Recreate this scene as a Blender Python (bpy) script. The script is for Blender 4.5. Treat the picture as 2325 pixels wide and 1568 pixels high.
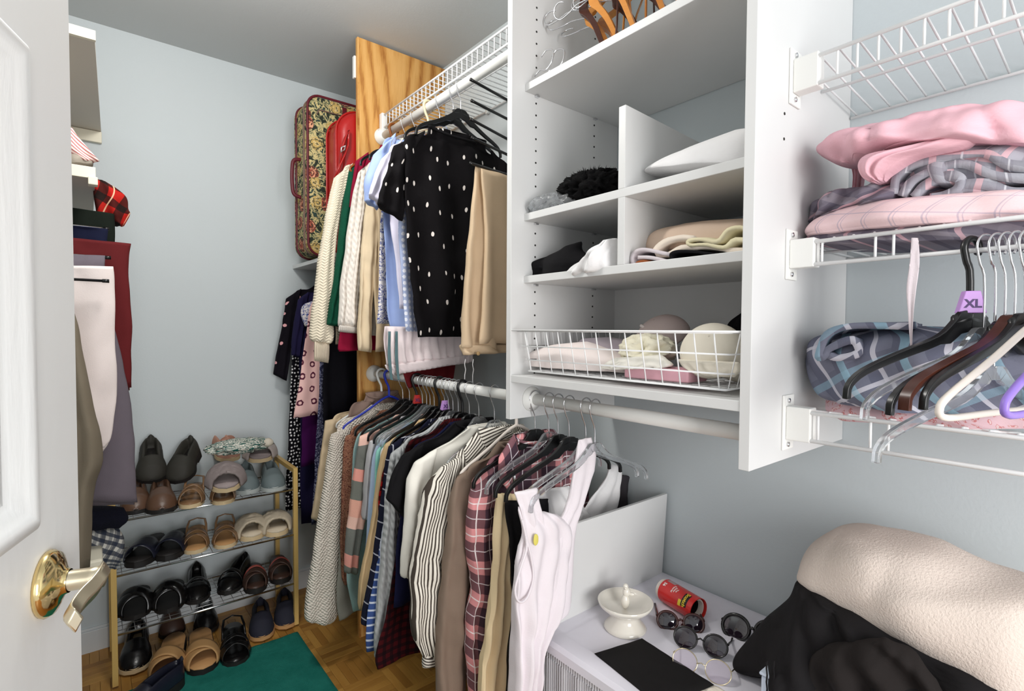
import bpy, bmesh, math, random
from mathutils import Vector, Matrix, noise
sc = bpy.context.scene
for o in list(bpy.data.objects): bpy.data.objects.remove(o)
col = sc.collection
R = math.radians
# ------------------------------------------------------------------ camera
EYE = Vector((0, 0, 1.32)); FPX = 1178.1; CX, CY = 1162.5, 784
yaw, pitch, roll = R(39.245), R(-1.74), R(0.307)
_f = Vector((math.sin(yaw)*math.cos(pitch), math.cos(yaw)*math.cos(pitch), math.sin(pitch)))
_r = Vector((math.cos(yaw), -math.sin(yaw), 0)); _u = _r.cross(_f)
_r2 = _r*math.cos(roll)+_u*math.sin(roll); _u2 = -_r*math.sin(roll)+_u*math.cos(roll)
cd = bpy.data.cameras.new('camera'); cam = bpy.data.objects.new('camera', cd); col.objects.link(cam)
cd.sensor_width = 36; cd.lens = FPX/2325*36; cd.clip_start = 0.02
m = Matrix((_r2, _u2, -_f)).transposed().to_4x4(); m.translation = EYE; cam.matrix_world = m
sc.camera = cam
# ------------------------------------------------------------------ world, lights, exposure
wd = bpy.data.worlds.new('world'); sc.world = wd; wd.use_nodes = True
bg = wd.node_tree.nodes['Background']; bg.inputs[0].default_value = (0.93, 0.96, 1.0, 1); bg.inputs[1].default_value = 0.95
def light(name, kind, loc, energy, color=(1, 1, 1), rot=(0, 0, 0), **k):
    d = bpy.data.lights.new(name, kind); d.energy = energy; d.color = color
    for a, b in k.items(): setattr(d, a, b)
    o = bpy.data.objects.new(name, d); o.location = loc; o.rotation_euler = rot; col.objects.link(o); return o
light('ceiling_lamp_light', 'POINT', (0.25, 1.35, 2.28), 28, (1, .97, .93), shadow_soft_size=0.09)
light('doorway_fill_light', 'AREA', (0.15, -1.9, 1.35), 58, (1, .99, .98), (R(92), 0, R(-24)), shape='RECTANGLE', size=1.0, size_y=1.4)  # soft fill added behind the camera to brighten the closet through the doorway
sc.view_settings.view_transform = 'Standard'; sc.view_settings.look = 'None'
sc.view_settings.exposure = -0.10; sc.view_settings.gamma = 1; sc.view_settings.use_curve_mapping = False
# ------------------------------------------------------------------ pixel ray -> point on a known real plane
def ray(px, py): return _f*FPX + _r2*(px-CX) - _u2*(py-CY)
def P(px, py, **k):
    d = ray(px, py); a, c = list(k.items())[0]; i = 'xyz'.index(a)
    return EYE + d*((c-EYE[i])/d[i])
def PL(px, py, pl):
    """pixel on vertical plane pl=(x0,y0,theta) -> (a along plane, z)"""
    x0, y0, th = pl; n = Vector((math.sin(th), -math.cos(th), 0)); d = ray(px, py)
    t = (Vector((x0, y0, 0))-Vector((0, 0, 0))).dot(n)/d.dot(n); p = EYE+d*t
    return ((p.x-x0)*math.cos(th)+(p.y-y0)*math.sin(th), p.z)
def W3(a, n, z, pl):
    x0, y0, th = pl
    return (x0+a*math.cos(th)+n*math.sin(th), y0+a*math.sin(th)-n*math.cos(th), z)
# ------------------------------------------------------------------ mesh builder
def catmull(pts, n):
    """n samples through points (lists of floats)"""
    k = len(pts)-1; out = []
    for i in range(n):
        t = i/(n-1)*k; j = min(int(t), k-1); f = t-j
        p1, p2 = pts[j], pts[j+1]; p0 = pts[j-1] if j > 0 else [2*a-b for a, b in zip(p1, p2)]
        p3 = pts[j+2] if j+2 <= k else [2*b-a for a, b in zip(p1, p2)]
        out.append([0.5*((2*b)+(-a+c)*f+(2*a-5*b+4*c-d)*f*f+(-a+3*b-3*c+d)*f**3) for a, b, c, d in zip(p0, p1, p2, p3)])
    return out
class MB:
    def __init__(s): s.v = []; s.f = []; s.uv = []
    def add(s, vs, fs, uvs=None):
        b = len(s.v); s.v += [tuple(v) for v in vs]; s.f += [tuple(i+b for i in f) for f in fs]
        s.uv += uvs if uvs else [(v[0]+v[1]*.3, v[2]+v[1]*.7) for v in s.v[b:]]
        return s
    def box(s, x0, x1, y0, y1, z0, z1):
        vs = [(x, y, z) for z in (z0, z1) for y in (y0, y1) for x in (x0, x1)]
        return s.add(vs, [(0, 2, 3, 1), (4, 5, 7, 6), (0, 1, 5, 4), (2, 6, 7, 3), (0, 4, 6, 2), (1, 3, 7, 5)])
    def prism(s, poly, h0, h1, ax='z'):
        n = len(poly)
        def mk(a, b, h): return (a, b, h) if ax == 'z' else ((a, h, b) if ax == 'y' else (h, a, b))
        vs = [mk(a, b, h0) for a, b in poly]+[mk(a, b, h1) for a, b in poly]
        return s.add(vs, [tuple(range(n))[::-1], tuple(range(n, 2*n))]+[(i, (i+1) % n, n+(i+1) % n, n+i) for i in range(n)])
    def tube(s, pts, r, n=8, closed=False, rr=None, flat=1.0, up=None):
        P3 = [Vector(p) for p in pts]; k = len(P3); vs = []; ref = None
        for i, p in enumerate(P3):
            if closed: t = P3[(i+1) % k]-P3[i-1]
            else: t = P3[min(i+1, k-1)]-P3[max(i-1, 0)]
            if t.length < 1e-9: t = Vector((0, 0, 1))
            t.normalize()
            if up is not None: nn = Vector(up)-t*Vector(up).dot(t)
            elif ref is None: nn = Vector((0, 0, 1)).cross(t) if abs(t.z) < .9 else Vector((1, 0, 0)).cross(t)
            else: nn = ref-t*ref.dot(t)
            if nn.length < 1e-6: nn = Vector((1, 0, 0)).cross(t)
            nn.normalize(); ref = nn; b = t.cross(nn); q = rr[i] if rr else r
            for j in range(n):
                a = 2*math.pi*j/n; vs.append(p+nn*(math.cos(a)*q)+b*(math.sin(a)*q*flat))
        fs = []; L = k if closed else k-1
        for i in range(L):
            for j in range(n):
                a = i*n+j; b2 = i*n+(j+1) % n; c = ((i+1) % k)*n+(j+1) % n; d = ((i+1) % k)*n+j
                fs.append((a, b2, c, d))
        if not closed: fs += [tuple(range(n))[::-1], tuple(range((k-1)*n, k*n))]
        return s.add(vs, fs)
    def lathe(s, prof, c, n=24, axis='z'):
        vs = []; cx_, cy_, cz = c
        for r_, h in prof:
            for j in range(n):
                a = 2*math.pi*j/n; x, y = r_*math.cos(a), r_*math.sin(a)
                vs.append((cx_+x, cy_+y, cz+h) if axis == 'z' else ((cx_+h, cy_+x, cz+y) if axis == 'x' else (cx_+x, cy_+h, cz+y)))
        fs = []
        for i in range(len(prof)-1):
            for j in range(n): fs.append((i*n+j, i*n+(j+1) % n, (i+1)*n+(j+1) % n, (i+1)*n+j))
        fs += [tuple(range(n))[::-1], tuple(range((len(prof)-1)*n, len(prof)*n))]
        return s.add(vs, fs)
    def grid(s, fn, nu, nv, closeu=False, uvf=None):
        vs = [fn(i/(nu if closeu else nu-1), j/(nv-1)) for j in range(nv) for i in range(nu)]
        uvs = [(uvf or (lambda u, v: (u, v)))(i/(nu if closeu else nu-1), j/(nv-1)) for j in range(nv) for i in range(nu)]
        fs = []
        for j in range(nv-1):
            for i in range(nu if closeu else nu-1):
                fs.append((j*nu+i, j*nu+(i+1) % nu, (j+1)*nu+(i+1) % nu, (j+1)*nu+i))
        return s.add(vs, fs, uvs)
    def blob(s, c, rx, ry, rz, amp=.1, fr=6, seed=0, nu=28, nv=18, e=1.0, ridge=False, flatb=None, rot=0):
        ca, sa = math.cos(rot), math.sin(rot)
        def fn(u, v):
            th = 2*math.pi*u; ph = -math.pi/2+math.pi*v
            def pw(x): return math.copysign(abs(x)**e, x)
            d = Vector((pw(math.cos(th))*pw(math.cos(ph)), pw(math.sin(th))*pw(math.cos(ph)), pw(math.sin(ph))))
            q = Vector((d.x*rx, d.y*ry, d.z*rz))*fr+Vector((seed*7.3, seed*3.1, seed*1.7))
            nz = noise.noise(q)+.5*noise.noise(q*2.1)
            if ridge: nz = (1-2*abs(nz))*.7
            k = 1+amp*nz
            x, y, z = d.x*rx*k, d.y*ry*k, d.z*rz*k
            if flatb is not None: z = max(z, -flatb)
            return (c[0]+x*ca-y*sa, c[1]+x*sa+y*ca, c[2]+z)
        return s.grid(fn, nu, nv, True, lambda u, v: (u*2*(rx+ry)*1.5, v*2*(rz+ry)))
    def sheet(s, rows, pl, T=.02, nu=10, nv=24, fold=(0.006, 3, 0), nz=(.004, 9), e=.7, cap=.35, seed=0, sway=0.0):
        """closed cloth volume; rows=[(aL,zL,aR,zR[,T])] on plane pl"""
        rows = [list(r_)+([T] if len(r_) == 4 else []) for r_ in rows]
        rr = catmull(rows, nv); k = 2*nu; vs = []; uvs = []; wm = sum(abs(r_[2]-r_[0]) for r_ in rr)/nv; al = 0; o0 = seed*.137 % 1
        for j, (aL, zL, aR, zR, t) in enumerate(rr):
            v = j/(nv-1); t = max(t, .001)
            if j in (0, nv-1): t *= cap
            w = abs(aR-aL)
            if j: al -= math.hypot((aL+aR-rr[j-1][0]-rr[j-1][2])/2, (zL+zR-rr[j-1][1]-rr[j-1][3])/2)
            for i in range(k):
                ph = 2*math.pi*i/k; u = (1-math.cos(ph))/2; sn = math.sin(ph)
                nn = t*math.copysign(abs(sn)**e, sn)
                a = aL+(aR-aL)*u; z = zL+(zR-zL)*u
                fo = fold[0]*min(1, .25+v*1.1)*math.sin(2*math.pi*fold[1]*u+fold[2]+1.3*math.sin(2.2*v+fold[2]))
                q = Vector((a*nz[1], z*nz[1]*.55, seed*3.7+(1 if sn > 0 else 0)*.2)); dn = noise.noise(q)*nz[0]+(abs(noise.noise(q*2.2+Vector((3, 1, 0))))-.25)*nz[0]*.9
                edge = noise.noise(Vector((z*14, seed*2.3, u*2)))*min(.004, w*.06)
                vs.append(W3(a+edge, nn+fo+dn+sway*v, z+noise.noise(Vector((a*11, seed*5.1, v*3)))*.004*(v > .9), pl)); uvs.append((o0+(u-.5)*(wm*.6+w*.4)*1.15, 2+al))
        fs = []
        for j in range(nv-1):
            for i in range(k): fs.append((j*k+i, (j+1)*k+i, (j+1)*k+(i+1) % k, j*k+(i+1) % k))
        fs += [tuple(range(k)), tuple(range((nv-1)*k, nv*k))[::-1]]
        return s.add(vs, fs, uvs)
    def psheet(s, prow, pl, **k):
        """rows given by pixels read off the photograph on a known plane: [((px,py),(px,py)[,T])]"""
        rows = []
        for r_ in prow:
            a = PL(*r_[0], pl); b = PL(*r_[1], pl); rows.append((a[0], a[1], b[0], b[1])+((r_[2],) if len(r_) > 2 else ()))
        return s.sheet(rows, pl, **k)
    def ribbon(s, path, pl, depth, th=.004, n=40, nd=10, nz=(.004, 10), seed=0, back=True, taper=0):
        """cloth edge: path [(a,z)] on plane pl, swept away from the viewer by depth"""
        pp = catmull([list(p) for p in path], n); vs = []; uvs = []; L = 0
        ring = []
        for i, p in enumerate(pp):
            q0 = pp[max(i-1, 0)]; q1 = pp[min(i+1, n-1)]; t = Vector((q1[0]-q0[0], q1[1]-q0[1])); t.normalize() if t.length > 0 else None
            ring.append((p, (-t.y, t.x)))
        outl = [(p[0]+nn[0]*th, p[1]+nn[1]*th) for p, nn in ring]+[(p[0]-nn[0]*th, p[1]-nn[1]*th) for p, nn in ring[::-1]]
        k = len(outl)
        for d in range(nd):
            v = d/(nd-1)
            for i, (a, z) in enumerate(outl):
                q = Vector((a*nz[1], z*nz[1]*2, v*depth*nz[1]+seed)); dz = noise.noise(q)*nz[0]; da = noise.noise(q+Vector((9, 3, 1)))*nz[0]*1.5
                vs.append(W3(a+da, -v*depth+noise.noise(Vector((a*20, z*20, seed)))*.006*(1-v), z+dz, pl)); uvs.append((a, z*.6+v*depth))
        fs = []
        for d in range(nd-1):
            for i in range(k): fs.append((d*k+i, (d+1)*k+i, (d+1)*k+(i+1) % k, d*k+(i+1) % k))
        for b in (0, (nd-1)*k):
            for i in range(n-1): fs.append((b+i, b+i+1, b+k-2-i, b+k-1-i))
        return s.add(vs, fs, uvs)
    def build(s, name, mat, parent=None, smooth=True, bevel=0, sub=0, label=None):
        me = bpy.data.meshes.new(name)
        off = Vector((0, 0, 0)); p = parent
        while p is not None: off = off+p.location; p = p.parent
        me.from_pydata([(v[0]-off.x, v[1]-off.y, v[2]-off.z) for v in s.v], [], s.f)
        ul = me.uv_layers.new(name='UVMap')
        vi = [0]*len(me.loops); me.loops.foreach_get('vertex_index', vi)
        flat = [c for i in vi for c in s.uv[i]]; ul.data.foreach_set('uv', flat)
        me.materials.append(mat)
        bm = bmesh.new(); bm.from_mesh(me); bmesh.ops.recalc_face_normals(bm, faces=bm.faces[:]); bm.to_mesh(me); bm.free()
        if smooth: me.polygons.foreach_set('use_smooth', [True]*len(me.polygons))
        o = bpy.data.objects.new(name, me); col.objects.link(o); o.parent = parent
        if smooth == 'auto':
            for e_ in me.edges: pass
            me.set_sharp_from_angle(angle=R(40))
        if bevel:
            b = o.modifiers.new('bevel', 'BEVEL'); b.width = bevel; b.segments = 2; b.limit_method = 'ANGLE'
        if sub: o.modifiers.new('sub', 'SUBSURF').levels = sub; o.modifiers['sub'].render_levels = sub
        if label: o['label'] = label
        return o
def thing(name, label, cat, loc=(0, 0, 0), group=None):
    o = bpy.data.objects.new(name, None); col.objects.link(o); o.location = loc; o.empty_display_size = .05
    o['label'] = label; o['category'] = cat
    if group: o['group'] = group
    return o
def tag(o, label, cat, group=None):
    o['label'] = label; o['category'] = cat
    if group: o['group'] = group
    return o
def struct(o): o['kind'] = 'structure'; return o
def copy_tree(o, parent=None):
    c = o.copy(); col.objects.link(c); c.parent = parent
    for ch in list(o.children): copy_tree(ch, c)
    return c
# ------------------------------------------------------------------ materials
def C(r, g, b):
    return tuple((x/12.92 if x <= .04045 else ((x+.055)/1.055)**2.4) for x in (r/255, g/255, b/255))+(1,)
class NT:
    def __init__(s, name, rough=.85, metal=0, spec=.3, **k):
        s.m = bpy.data.materials.new(name); s.m.use_nodes = True; s.t = s.m.node_tree; s.b = s.t.nodes['Principled BSDF']
        s.b.inputs['Roughness'].default_value = rough; s.b.inputs['Metallic'].default_value = metal
        s.b.inputs['Specular IOR Level'].default_value = spec
        for a, c in k.items(): s.b.inputs[a.replace('_', ' ')].default_value = c
    def n(s, ty, **k):
        nd = s.t.nodes.new(ty)
        for a, c in k.items(): setattr(nd, a, c)
        return nd
    def put(s, sock, val):
        if isinstance(val, bpy.types.NodeSocket): s.t.links.new(val, sock)
        elif isinstance(val, (int, float)) and sock.type == 'RGBA': sock.default_value = (val, val, val, 1)
        else: sock.default_value = val
    def uv(s, sx=1, sy=1, rot=0, obj=False):
        tc = s.n('ShaderNodeTexCoord'); mp = s.n('ShaderNodeMapping'); s.t.links.new(tc.outputs['Object' if obj else 'UV'], mp.inputs[0])
        mp.inputs['Scale'].default_value = (sx, sy, sx if obj else 1); mp.inputs['Rotation'].default_value = (0, 0, rot); return mp.outputs[0]
    def noise(s, vec, scale, detail=3, rough=.5, dist=0):
        nd = s.n('ShaderNodeTexNoise'); s.put(nd.inputs['Vector'], vec); nd.inputs['Scale'].default_value = scale
        nd.inputs['Detail'].default_value = detail; nd.inputs['Roughness'].default_value = rough; nd.inputs['Distortion'].default_value = dist; return nd.outputs[0]
    def vor(s, vec, scale, feat='F1', rnd=1, out='Distance'):
        nd = s.n('ShaderNodeTexVoronoi', feature=feat, voronoi_dimensions='2D'); s.put(nd.inputs['Vector'], vec); nd.inputs['Scale'].default_value = scale
        nd.inputs['Randomness'].default_value = rnd; return nd.outputs[out]
    def wave(s, vec, scale, dist=0, d='X', typ='BANDS'):
        nd = s.n('ShaderNodeTexWave', wave_type=typ); s.put(nd.inputs['Vector'], vec)
        if typ == 'BANDS': nd.bands_direction = d
        else: nd.rings_direction = d
        nd.inputs['Scale'].default_value = scale; nd.inputs['Distortion'].default_value = dist; return nd.outputs['Fac']
    def sep(s, vec):
        nd = s.n('ShaderNodeSeparateXYZ'); s.put(nd.inputs[0], vec); return nd.outputs
    def mth(s, op, a, b=0, c=0):
        nd = s.n('ShaderNodeMath', operation=op); s.put(nd.inputs[0], a); s.put(nd.inputs[1], b); s.put(nd.inputs[2], c); return nd.outputs[0]
    def band(s, x, period, lo, hi):
        """1 where frac(x/period) in [lo,hi]"""
        f = s.mth('FRACT', s.mth('DIVIDE', x, period)); return s.mth('MULTIPLY', s.mth('GREATER_THAN', f, lo), s.mth('LESS_THAN', f, hi))
    def mix(s, fac, a, b):
        nd = s.n('ShaderNodeMix', data_type='RGBA'); s.put(nd.inputs[0], fac); s.put(nd.inputs[6], a); s.put(nd.inputs[7], b); return nd.outputs[2]
    def ramp(s, x, stops, const=False):
        nd = s.n('ShaderNodeValToRGB'); s.put(nd.inputs[0], x); cr = nd.color_ramp; cr.interpolation = 'CONSTANT' if const else 'LINEAR'
        while len(cr.elements) < len(stops): cr.elements.new(.5)
        for e_, (p, c) in zip(cr.elements, stops): e_.position = p; e_.color = c
        return nd.outputs[0]
    def color(s, c): s.put(s.b.inputs['Base Color'], c); return s
    def bump(s, h, dist=.002, strength=1.0):
        nd = s.n('ShaderNodeBump'); nd.inputs['Distance'].default_value = dist; nd.inputs['Strength'].default_value = strength
        s.put(nd.inputs['Height'], h); s.t.links.new(nd.outputs[0], s.b.inputs['Normal']); return s
def plain(name, c, rough=.5, metal=0, spec=.4, **k): return NT(name, rough, metal, spec, **k).color(c).m
_fab = {}
def fab(c, rough=.92, fine=900, var=.05, name='fabric', knit=None, dist=.0006):
    """plain cloth, optional knit relief"""
    key = (c, rough, knit)
    if key in _fab: return _fab[key]
    t = NT(name, rough, 0, .15); u = t.uv()
    nz = t.noise(u, 22, 3)
    dk = tuple(x*(1-var*2.4) for x in c[:3])+(1,); lt = tuple(min(1, x*(1+var)) for x in c[:3])+(1,)
    t.color(t.mix(nz, dk, lt))
    if knit == 'cable':
        xy = t.sep(u); w = t.mth('ABSOLUTE', t.mth('SINE', t.mth('MULTIPLY', xy[0], 150))); w2 = t.mth('SINE', t.mth('ADD', t.mth('MULTIPLY', xy[1], 260), t.mth('MULTIPLY', t.mth('SIGN', t.mth('SINE', t.mth('MULTIPLY', xy[0], 300))), t.mth('MULTIPLY', w, 2.2))))
        t.bump(t.mth('ADD', w, t.mth('MULTIPLY', t.mth('MULTIPLY', w2, w), .35)), .004, .9)
    elif knit == 'rib':
        t.bump(t.mth('SINE', t.mth('MULTIPLY', t.sep(u)[0], 1100)), .0015, .8)
    elif knit == 'basket':
        xy = t.sep(u); zz = t.mth('ADD', t.mth('MULTIPLY', xy[1], 560), t.mth('MULTIPLY', t.mth('ABSOLUTE', t.mth('SUBTRACT', t.mth('FRACT', t.mth('MULTIPLY', xy[0], 42)), .5)), 9))
        t.bump(t.mth('SINE', zz), .0017, .7)
    elif knit == 'popcorn':
        t.bump(t.mth('SUBTRACT', 1, t.vor(t.uv(95, 120, .5), 1, rnd=.35)), .010, 1)
    elif knit == 'fuzz':
        t.bump(t.noise(u, 330, 4, .7), .0035, .9)
    else:
        t.bump(t.noise(u, fine*.35, 2), dist, .6)
    _fab[key] = t.m; return t.m
def metalm(name, c, r=.25): return NT(name, r, 1, .5).color(c).m
CHROME = metalm('chrome', (.72, .72, .74, 1), .18)
WHITEP = plain('white_plastic', C(236, 236, 232), .35)
def melamine():
    t = NT('white_melamine', .42, 0, .4); n = t.noise(t.uv(obj=True), 6, 3); t.color(t.mix(n, C(214, 214, 213), C(221, 221, 220))); return t.m
MEL = melamine()
WIREW = plain('white_vinyl_wire', C(238, 238, 238), .35)
BLACKP = plain('black_plastic', C(16, 16, 17), .28, spec=.5)
CLEARP = NT('clear_plastic', .06, 0, .5, Transmission_Weight=.92, IOR=1.45).color(C(240, 242, 244)).m
# ================================================================== STRUCTURE
WX, BY, CZ, OY = 1.30, 2.69, 2.535, 2.10
def wallmat(name, c1, c2, bs=.0006):
    t = NT(name, .62, 0, .3); u = t.uv(obj=True); n = t.noise(u, 1.6, 3); t.color(t.mix(n, c1, c2)); t.bump(t.noise(u, 160, 3), bs, .5); return t.m
WALL = wallmat('pale_blue_grey_paint', C(198, 206, 209), C(204, 211, 213))
CEIL = wallmat('ceiling_paint', C(192, 196, 197), C(198, 201, 201))
struct(MB().box(WX, WX+.1, -1.2, BY+.1, -.1, CZ+.1).build('wall_right', WALL, smooth=False))
struct(MB().box(-.55, WX, BY, BY+.1, -.1, CZ+.1).build('wall_back', WALL, smooth=False))
struct(MB().box(-.55, -.45, .10, BY, -.1, CZ+.1).build('wall_left', WALL, smooth=False))
struct(MB().box(-.55, WX, -1.2, BY, CZ, CZ+.1).build('ceiling', CEIL, smooth=False))
# door-side wall stub that carries the open door (just left of the camera, out of frame)
struct(MB().box(-.55, -.30, 0.0, .10, -.1, CZ).build('wall_front', WALL, smooth=False))
# ---- floor : parquet blocks
def woodm(name, c1, c2, c3, sc_=1.0, rough=.4, bs=.0004, spec=.4):
    t = NT(name, rough, 0, spec); oi = t.n('ShaderNodeObjectInfo')
    tc = t.n('ShaderNodeTexCoord'); mp = t.n('ShaderNodeMapping'); t.t.links.new(tc.outputs['UV'], mp.inputs[0]); mp.inputs['Scale'].default_value = (14*sc_, 1.6*sc_, 1)
    ad = t.n('ShaderNodeVectorMath', operation='ADD'); t.t.links.new(mp.outputs[0], ad.inputs[0])
    cb = t.n('ShaderNodeCombineXYZ'); t.t.links.new(t.mth('MULTIPLY', oi.outputs['Random'], 40), cb.inputs[0]); t.t.links.new(t.mth('MULTIPLY', oi.outputs['Random'], 23), cb.inputs[1])
    t.t.links.new(cb.outputs[0], ad.inputs[1])
    n1 = t.noise(ad.outputs[0], 6, 5, .6, .6); base = t.mix(n1, c1, c2); base = t.mix(t.mth('MULTIPLY', oi.outputs['Random'], .75), base, c3)
    t.color(base); t.bump(n1, bs, .4); return t.m
PARQ = woodm('parquet_oak', C(214, 166, 88), C(178, 124, 52), C(140, 92, 38))
PARQ2 = woodm('parquet_oak_far', C(176, 122, 52), C(140, 92, 38), C(140, 92, 38))
floor = struct(MB().box(-.55, WX, -1.2, BY, -.1, -.002).build('floor', PARQ2, smooth=False))
slat = MB().box(-.0746, .0746, -.0146, .0146, -.004, .0035)
slat.uv = [(v[1], v[0]) for v in slat.v]
sl0 = slat.build('plank', PARQ, floor, smooth=False, bevel=.0008)
bl = .15; cnt = 0
pl_list = []
for i in range(-3, 12):
    for j in range(0, 20):
        cx_, cy_ = i*bl+.03, BY-.03-j*bl
        if cx_-bl/2 < -.44 or cx_+bl/2 > WX: continue
        vis = (cx_ > -.2 and cy_ > 1.45 and cx_ < 1.2) and not (cx_ < .60 and cy_ < 2.14)
        if not vis: continue
        for k in range(5):
            off = (k-2)*bl/5
            pl_list.append((cx_, cy_+off, 0) if (i+j) % 2 else (cx_+off, cy_, R(90)))
pl_list.sort(key=lambda p: p[0]**2+p[1]**2); pl_list = pl_list[-298:]
for q, (x, y, a) in enumerate(pl_list):
    o = sl0 if q == 0 else sl0.copy()
    if q: col.objects.link(o); o.parent = floor
    o.location = (x, y, .0); o.rotation_euler = (0, 0, a)
# baseboards
struct(MB().box(-.45, WX, BY-.014, BY, 0, .09).box(-.45, WX, BY-.009, BY, .09, .10).build('baseboard_back', plain('trim_paint', C(214, 218, 220), .4), smooth=False, bevel=.002))
struct(MB().box(WX-.013, WX, -.6, BY-.014, 0, .095).build('baseboard_right', bpy.data.materials['trim_paint'], smooth=False, bevel=.002))
# ---- teal rug
def rugm():
    t = NT('teal_rug', .95, 0, .1); u = t.uv(obj=True); n = t.noise(u, 14, 4, .6); n2 = t.noise(u, 420, 3, .7)
    t.color(t.mix(n, C(24, 120, 108), C(62, 166, 150))); t.bump(t.mth('ADD', n2, t.mth('MULTIPLY', n, 2)), .006, 1); return t.m
def rugfn(u, v):
    x = -.22+u*.905; y = 1.05+v*1.25; e = min(u, 1-u)*.905; e2 = min(v, 1-v)*1.19; k = min(1, min(e, e2)/.012)
    return (x+noise.noise(Vector((y*9, 3, 0)))*.004, y+noise.noise(Vector((x*9, 8, 0)))*.006, .0045+.009*k**.5+noise.noise(Vector((x*60, y*60, 0)))*.0012)
RUG = tag(MB().grid(rugfn, 90, 110).build('rug', rugm()), 'teal green pile rug lying on the parquet floor before the shoe rack', 'rug')
# ================================================================== OAK DIVIDER BOARD
def oakm():
    t = NT('oak_veneer', .42, 0, .35); u = t.uv(1, 1); xy = t.sep(u)
    # cathedral grain: rings from a stretched distance field
    cx = t.mth('MULTIPLY', t.mth('ADD', xy[0], -.17), 9); cz = t.mth('MULTIPLY', t.mth('ADD', xy[1], -2.2), 1.1)
    dd = t.mth('ADD', t.mth('MULTIPLY', t.mth('SQRT', t.mth('ADD', t.mth('MULTIPLY', cx, cx), .08)), 1.0), t.mth('MULTIPLY', cz, -1))
    nn = t.noise(t.uv(9, 1.2), 2.5, 4, .6); fine = t.noise(t.uv(160, 5), 3, 4, .7)
    rings = t.mth('SINE', t.mth('ADD', t.mth('MULTIPLY', dd, 13), t.mth('MULTIPLY', nn, 7)))
    f = t.mth('ADD', t.mth('MULTIPLY', rings, .26), t.mth('MULTIPLY', fine, .82))
    t.color(t.ramp(f, [(.1, C(222, 172, 104)), (.5, C(206, 152, 82)), (.75, C(160, 100, 44))])); t.bump(f, .0004, .4); return t.m
OAK = oakm()
oak = thing('divider_board', 'tall oak board standing against the wall between rods and dress niche', 'board', (1.09, OY, 0))
b = MB().box(.885, WX-.001, OY-.009, OY+.009, .0, CZ-.012); b.uv = [(v[0]-.885, v[2]) for v in b.v]; b.build('panel', OAK, oak, False, .0015)
b = MB().box(.877, .885, OY-.0095, OY+.0095, .0, CZ-.012); b.uv = [(v[1], v[2]) for v in b.v]; b.build('edge_band', OAK, oak, False, .001)
MB().box(.868, .877, OY+.004, OY+.022, 2.36, 2.45).build('bracket', WHITEP, oak, False, .002)
# ================================================================== CABINET (wall hung tower)
y0, y1, yi0, yi1, FX, SX = .424, 1.09, .443, 1.071, .87, .915
cab = thing('closet_cabinet', 'white open cabinet hung on the wall, with shelves and a clothes rod below', 'cabinet', (1.1, .757, 1.08))
DARKH = plain('dark_hole', C(40, 38, 36), .9)
for (a, b_, nm) in ((y0, yi0, 'side_panel'), (yi1, y1, 'side_panel')):
    sp = MB().box(FX, WX-.001, a, b_, 1.08, 2.50).build(nm, MEL, cab, False, .001)
    h = MB(); yy = yi1 if a > .8 else y0; d = -1 if a > .8 else -1
    for xx in (.955, 1.19):
        z = 1.20
        while z < 2.48:
            h.lathe([(.0028, -.0006), (.0028, .0004)], (xx, yy-.0002, z), 8, 'y'); z += .032
    if a < .8:
        h = MB()
        for zh in (P(1781, 258, y=y0).z, P(1781, 316, y=y0).z): h.lathe([(.0028, -.0006), (.0028, .0004)], (P(1781, 258, y=y0).x, y0-.0002, zh), 8, 'y')
    so = h.build('pin_holes', DARKH, sp, False); so['kind'] = 'stuff'
SH = [1.958, 1.614, 1.449, 1.197]   # undersides top->bottom
MB().box(SX, WX-.002, yi0, yi1, 1.957, 1.976).build('shelf', MEL, cab, False, .0012)
MB().box(SX, WX-.002, yi0, yi1, 1.613, 1.632).build('shelf', MEL, cab, False, .0012)
MB().box(SX, WX-.002, yi0, yi1, 1.446, 1.465).build('shelf', MEL, cab, False, .0012)
MB().box(FX+.002, WX-.002, yi0, yi1, 1.180, 1.199).build('bottom_shelf', MEL, cab, False, .0012)
MB().box(WX-.006, WX-.001, yi0, yi1, 1.199, 1.446).build('back_panel', MEL, cab, False)
# slanted upper divider + lower divider
DY = .742
def dprofile(z0, zf, zb): return [(SX, z0), (WX-.03, z0), (WX-.03, zb), (SX, zf)]
MB().prism(dprofile(1.632, 1.812, 1.795), DY-.0095, DY+.0095, 'y').build('divider', MEL, cab, False, .001)
MB().prism(dprofile(1.465, 1.613, 1.613), DY-.0095, DY+.0095, 'y').build('divider', MEL, cab, False, .001)
for z in (1.955, 1.611, 1.444):
    for xx in (.955, 1.19):
        MB().box(xx-.006, xx+.006, yi1-.009, yi1, z-.004, z+.001).build('shelf_pin', CHROME, cab, False, .001)
# cabinet rod + flange
RX, RZ = .945, 1.130
cr = MB(); cr.tube([(RX, yi0, RZ), (RX, yi1, RZ)], .0155, 20); rodc = cr.build('rod', WHITEP, cab)
fl = MB().lathe([(.034, 0), (.034, -.004), (.024, -.012), (.0185, -.020)], (RX, yi1, RZ), 24, 'y').build('rod_flange', WHITEP, cab)
MB().lathe([(.0035, -.005), (.0035, -.009), (.001, -.010)], (RX-.012, yi1, RZ-.022), 10, 'y').build('screw', CHROME, fl)
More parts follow.
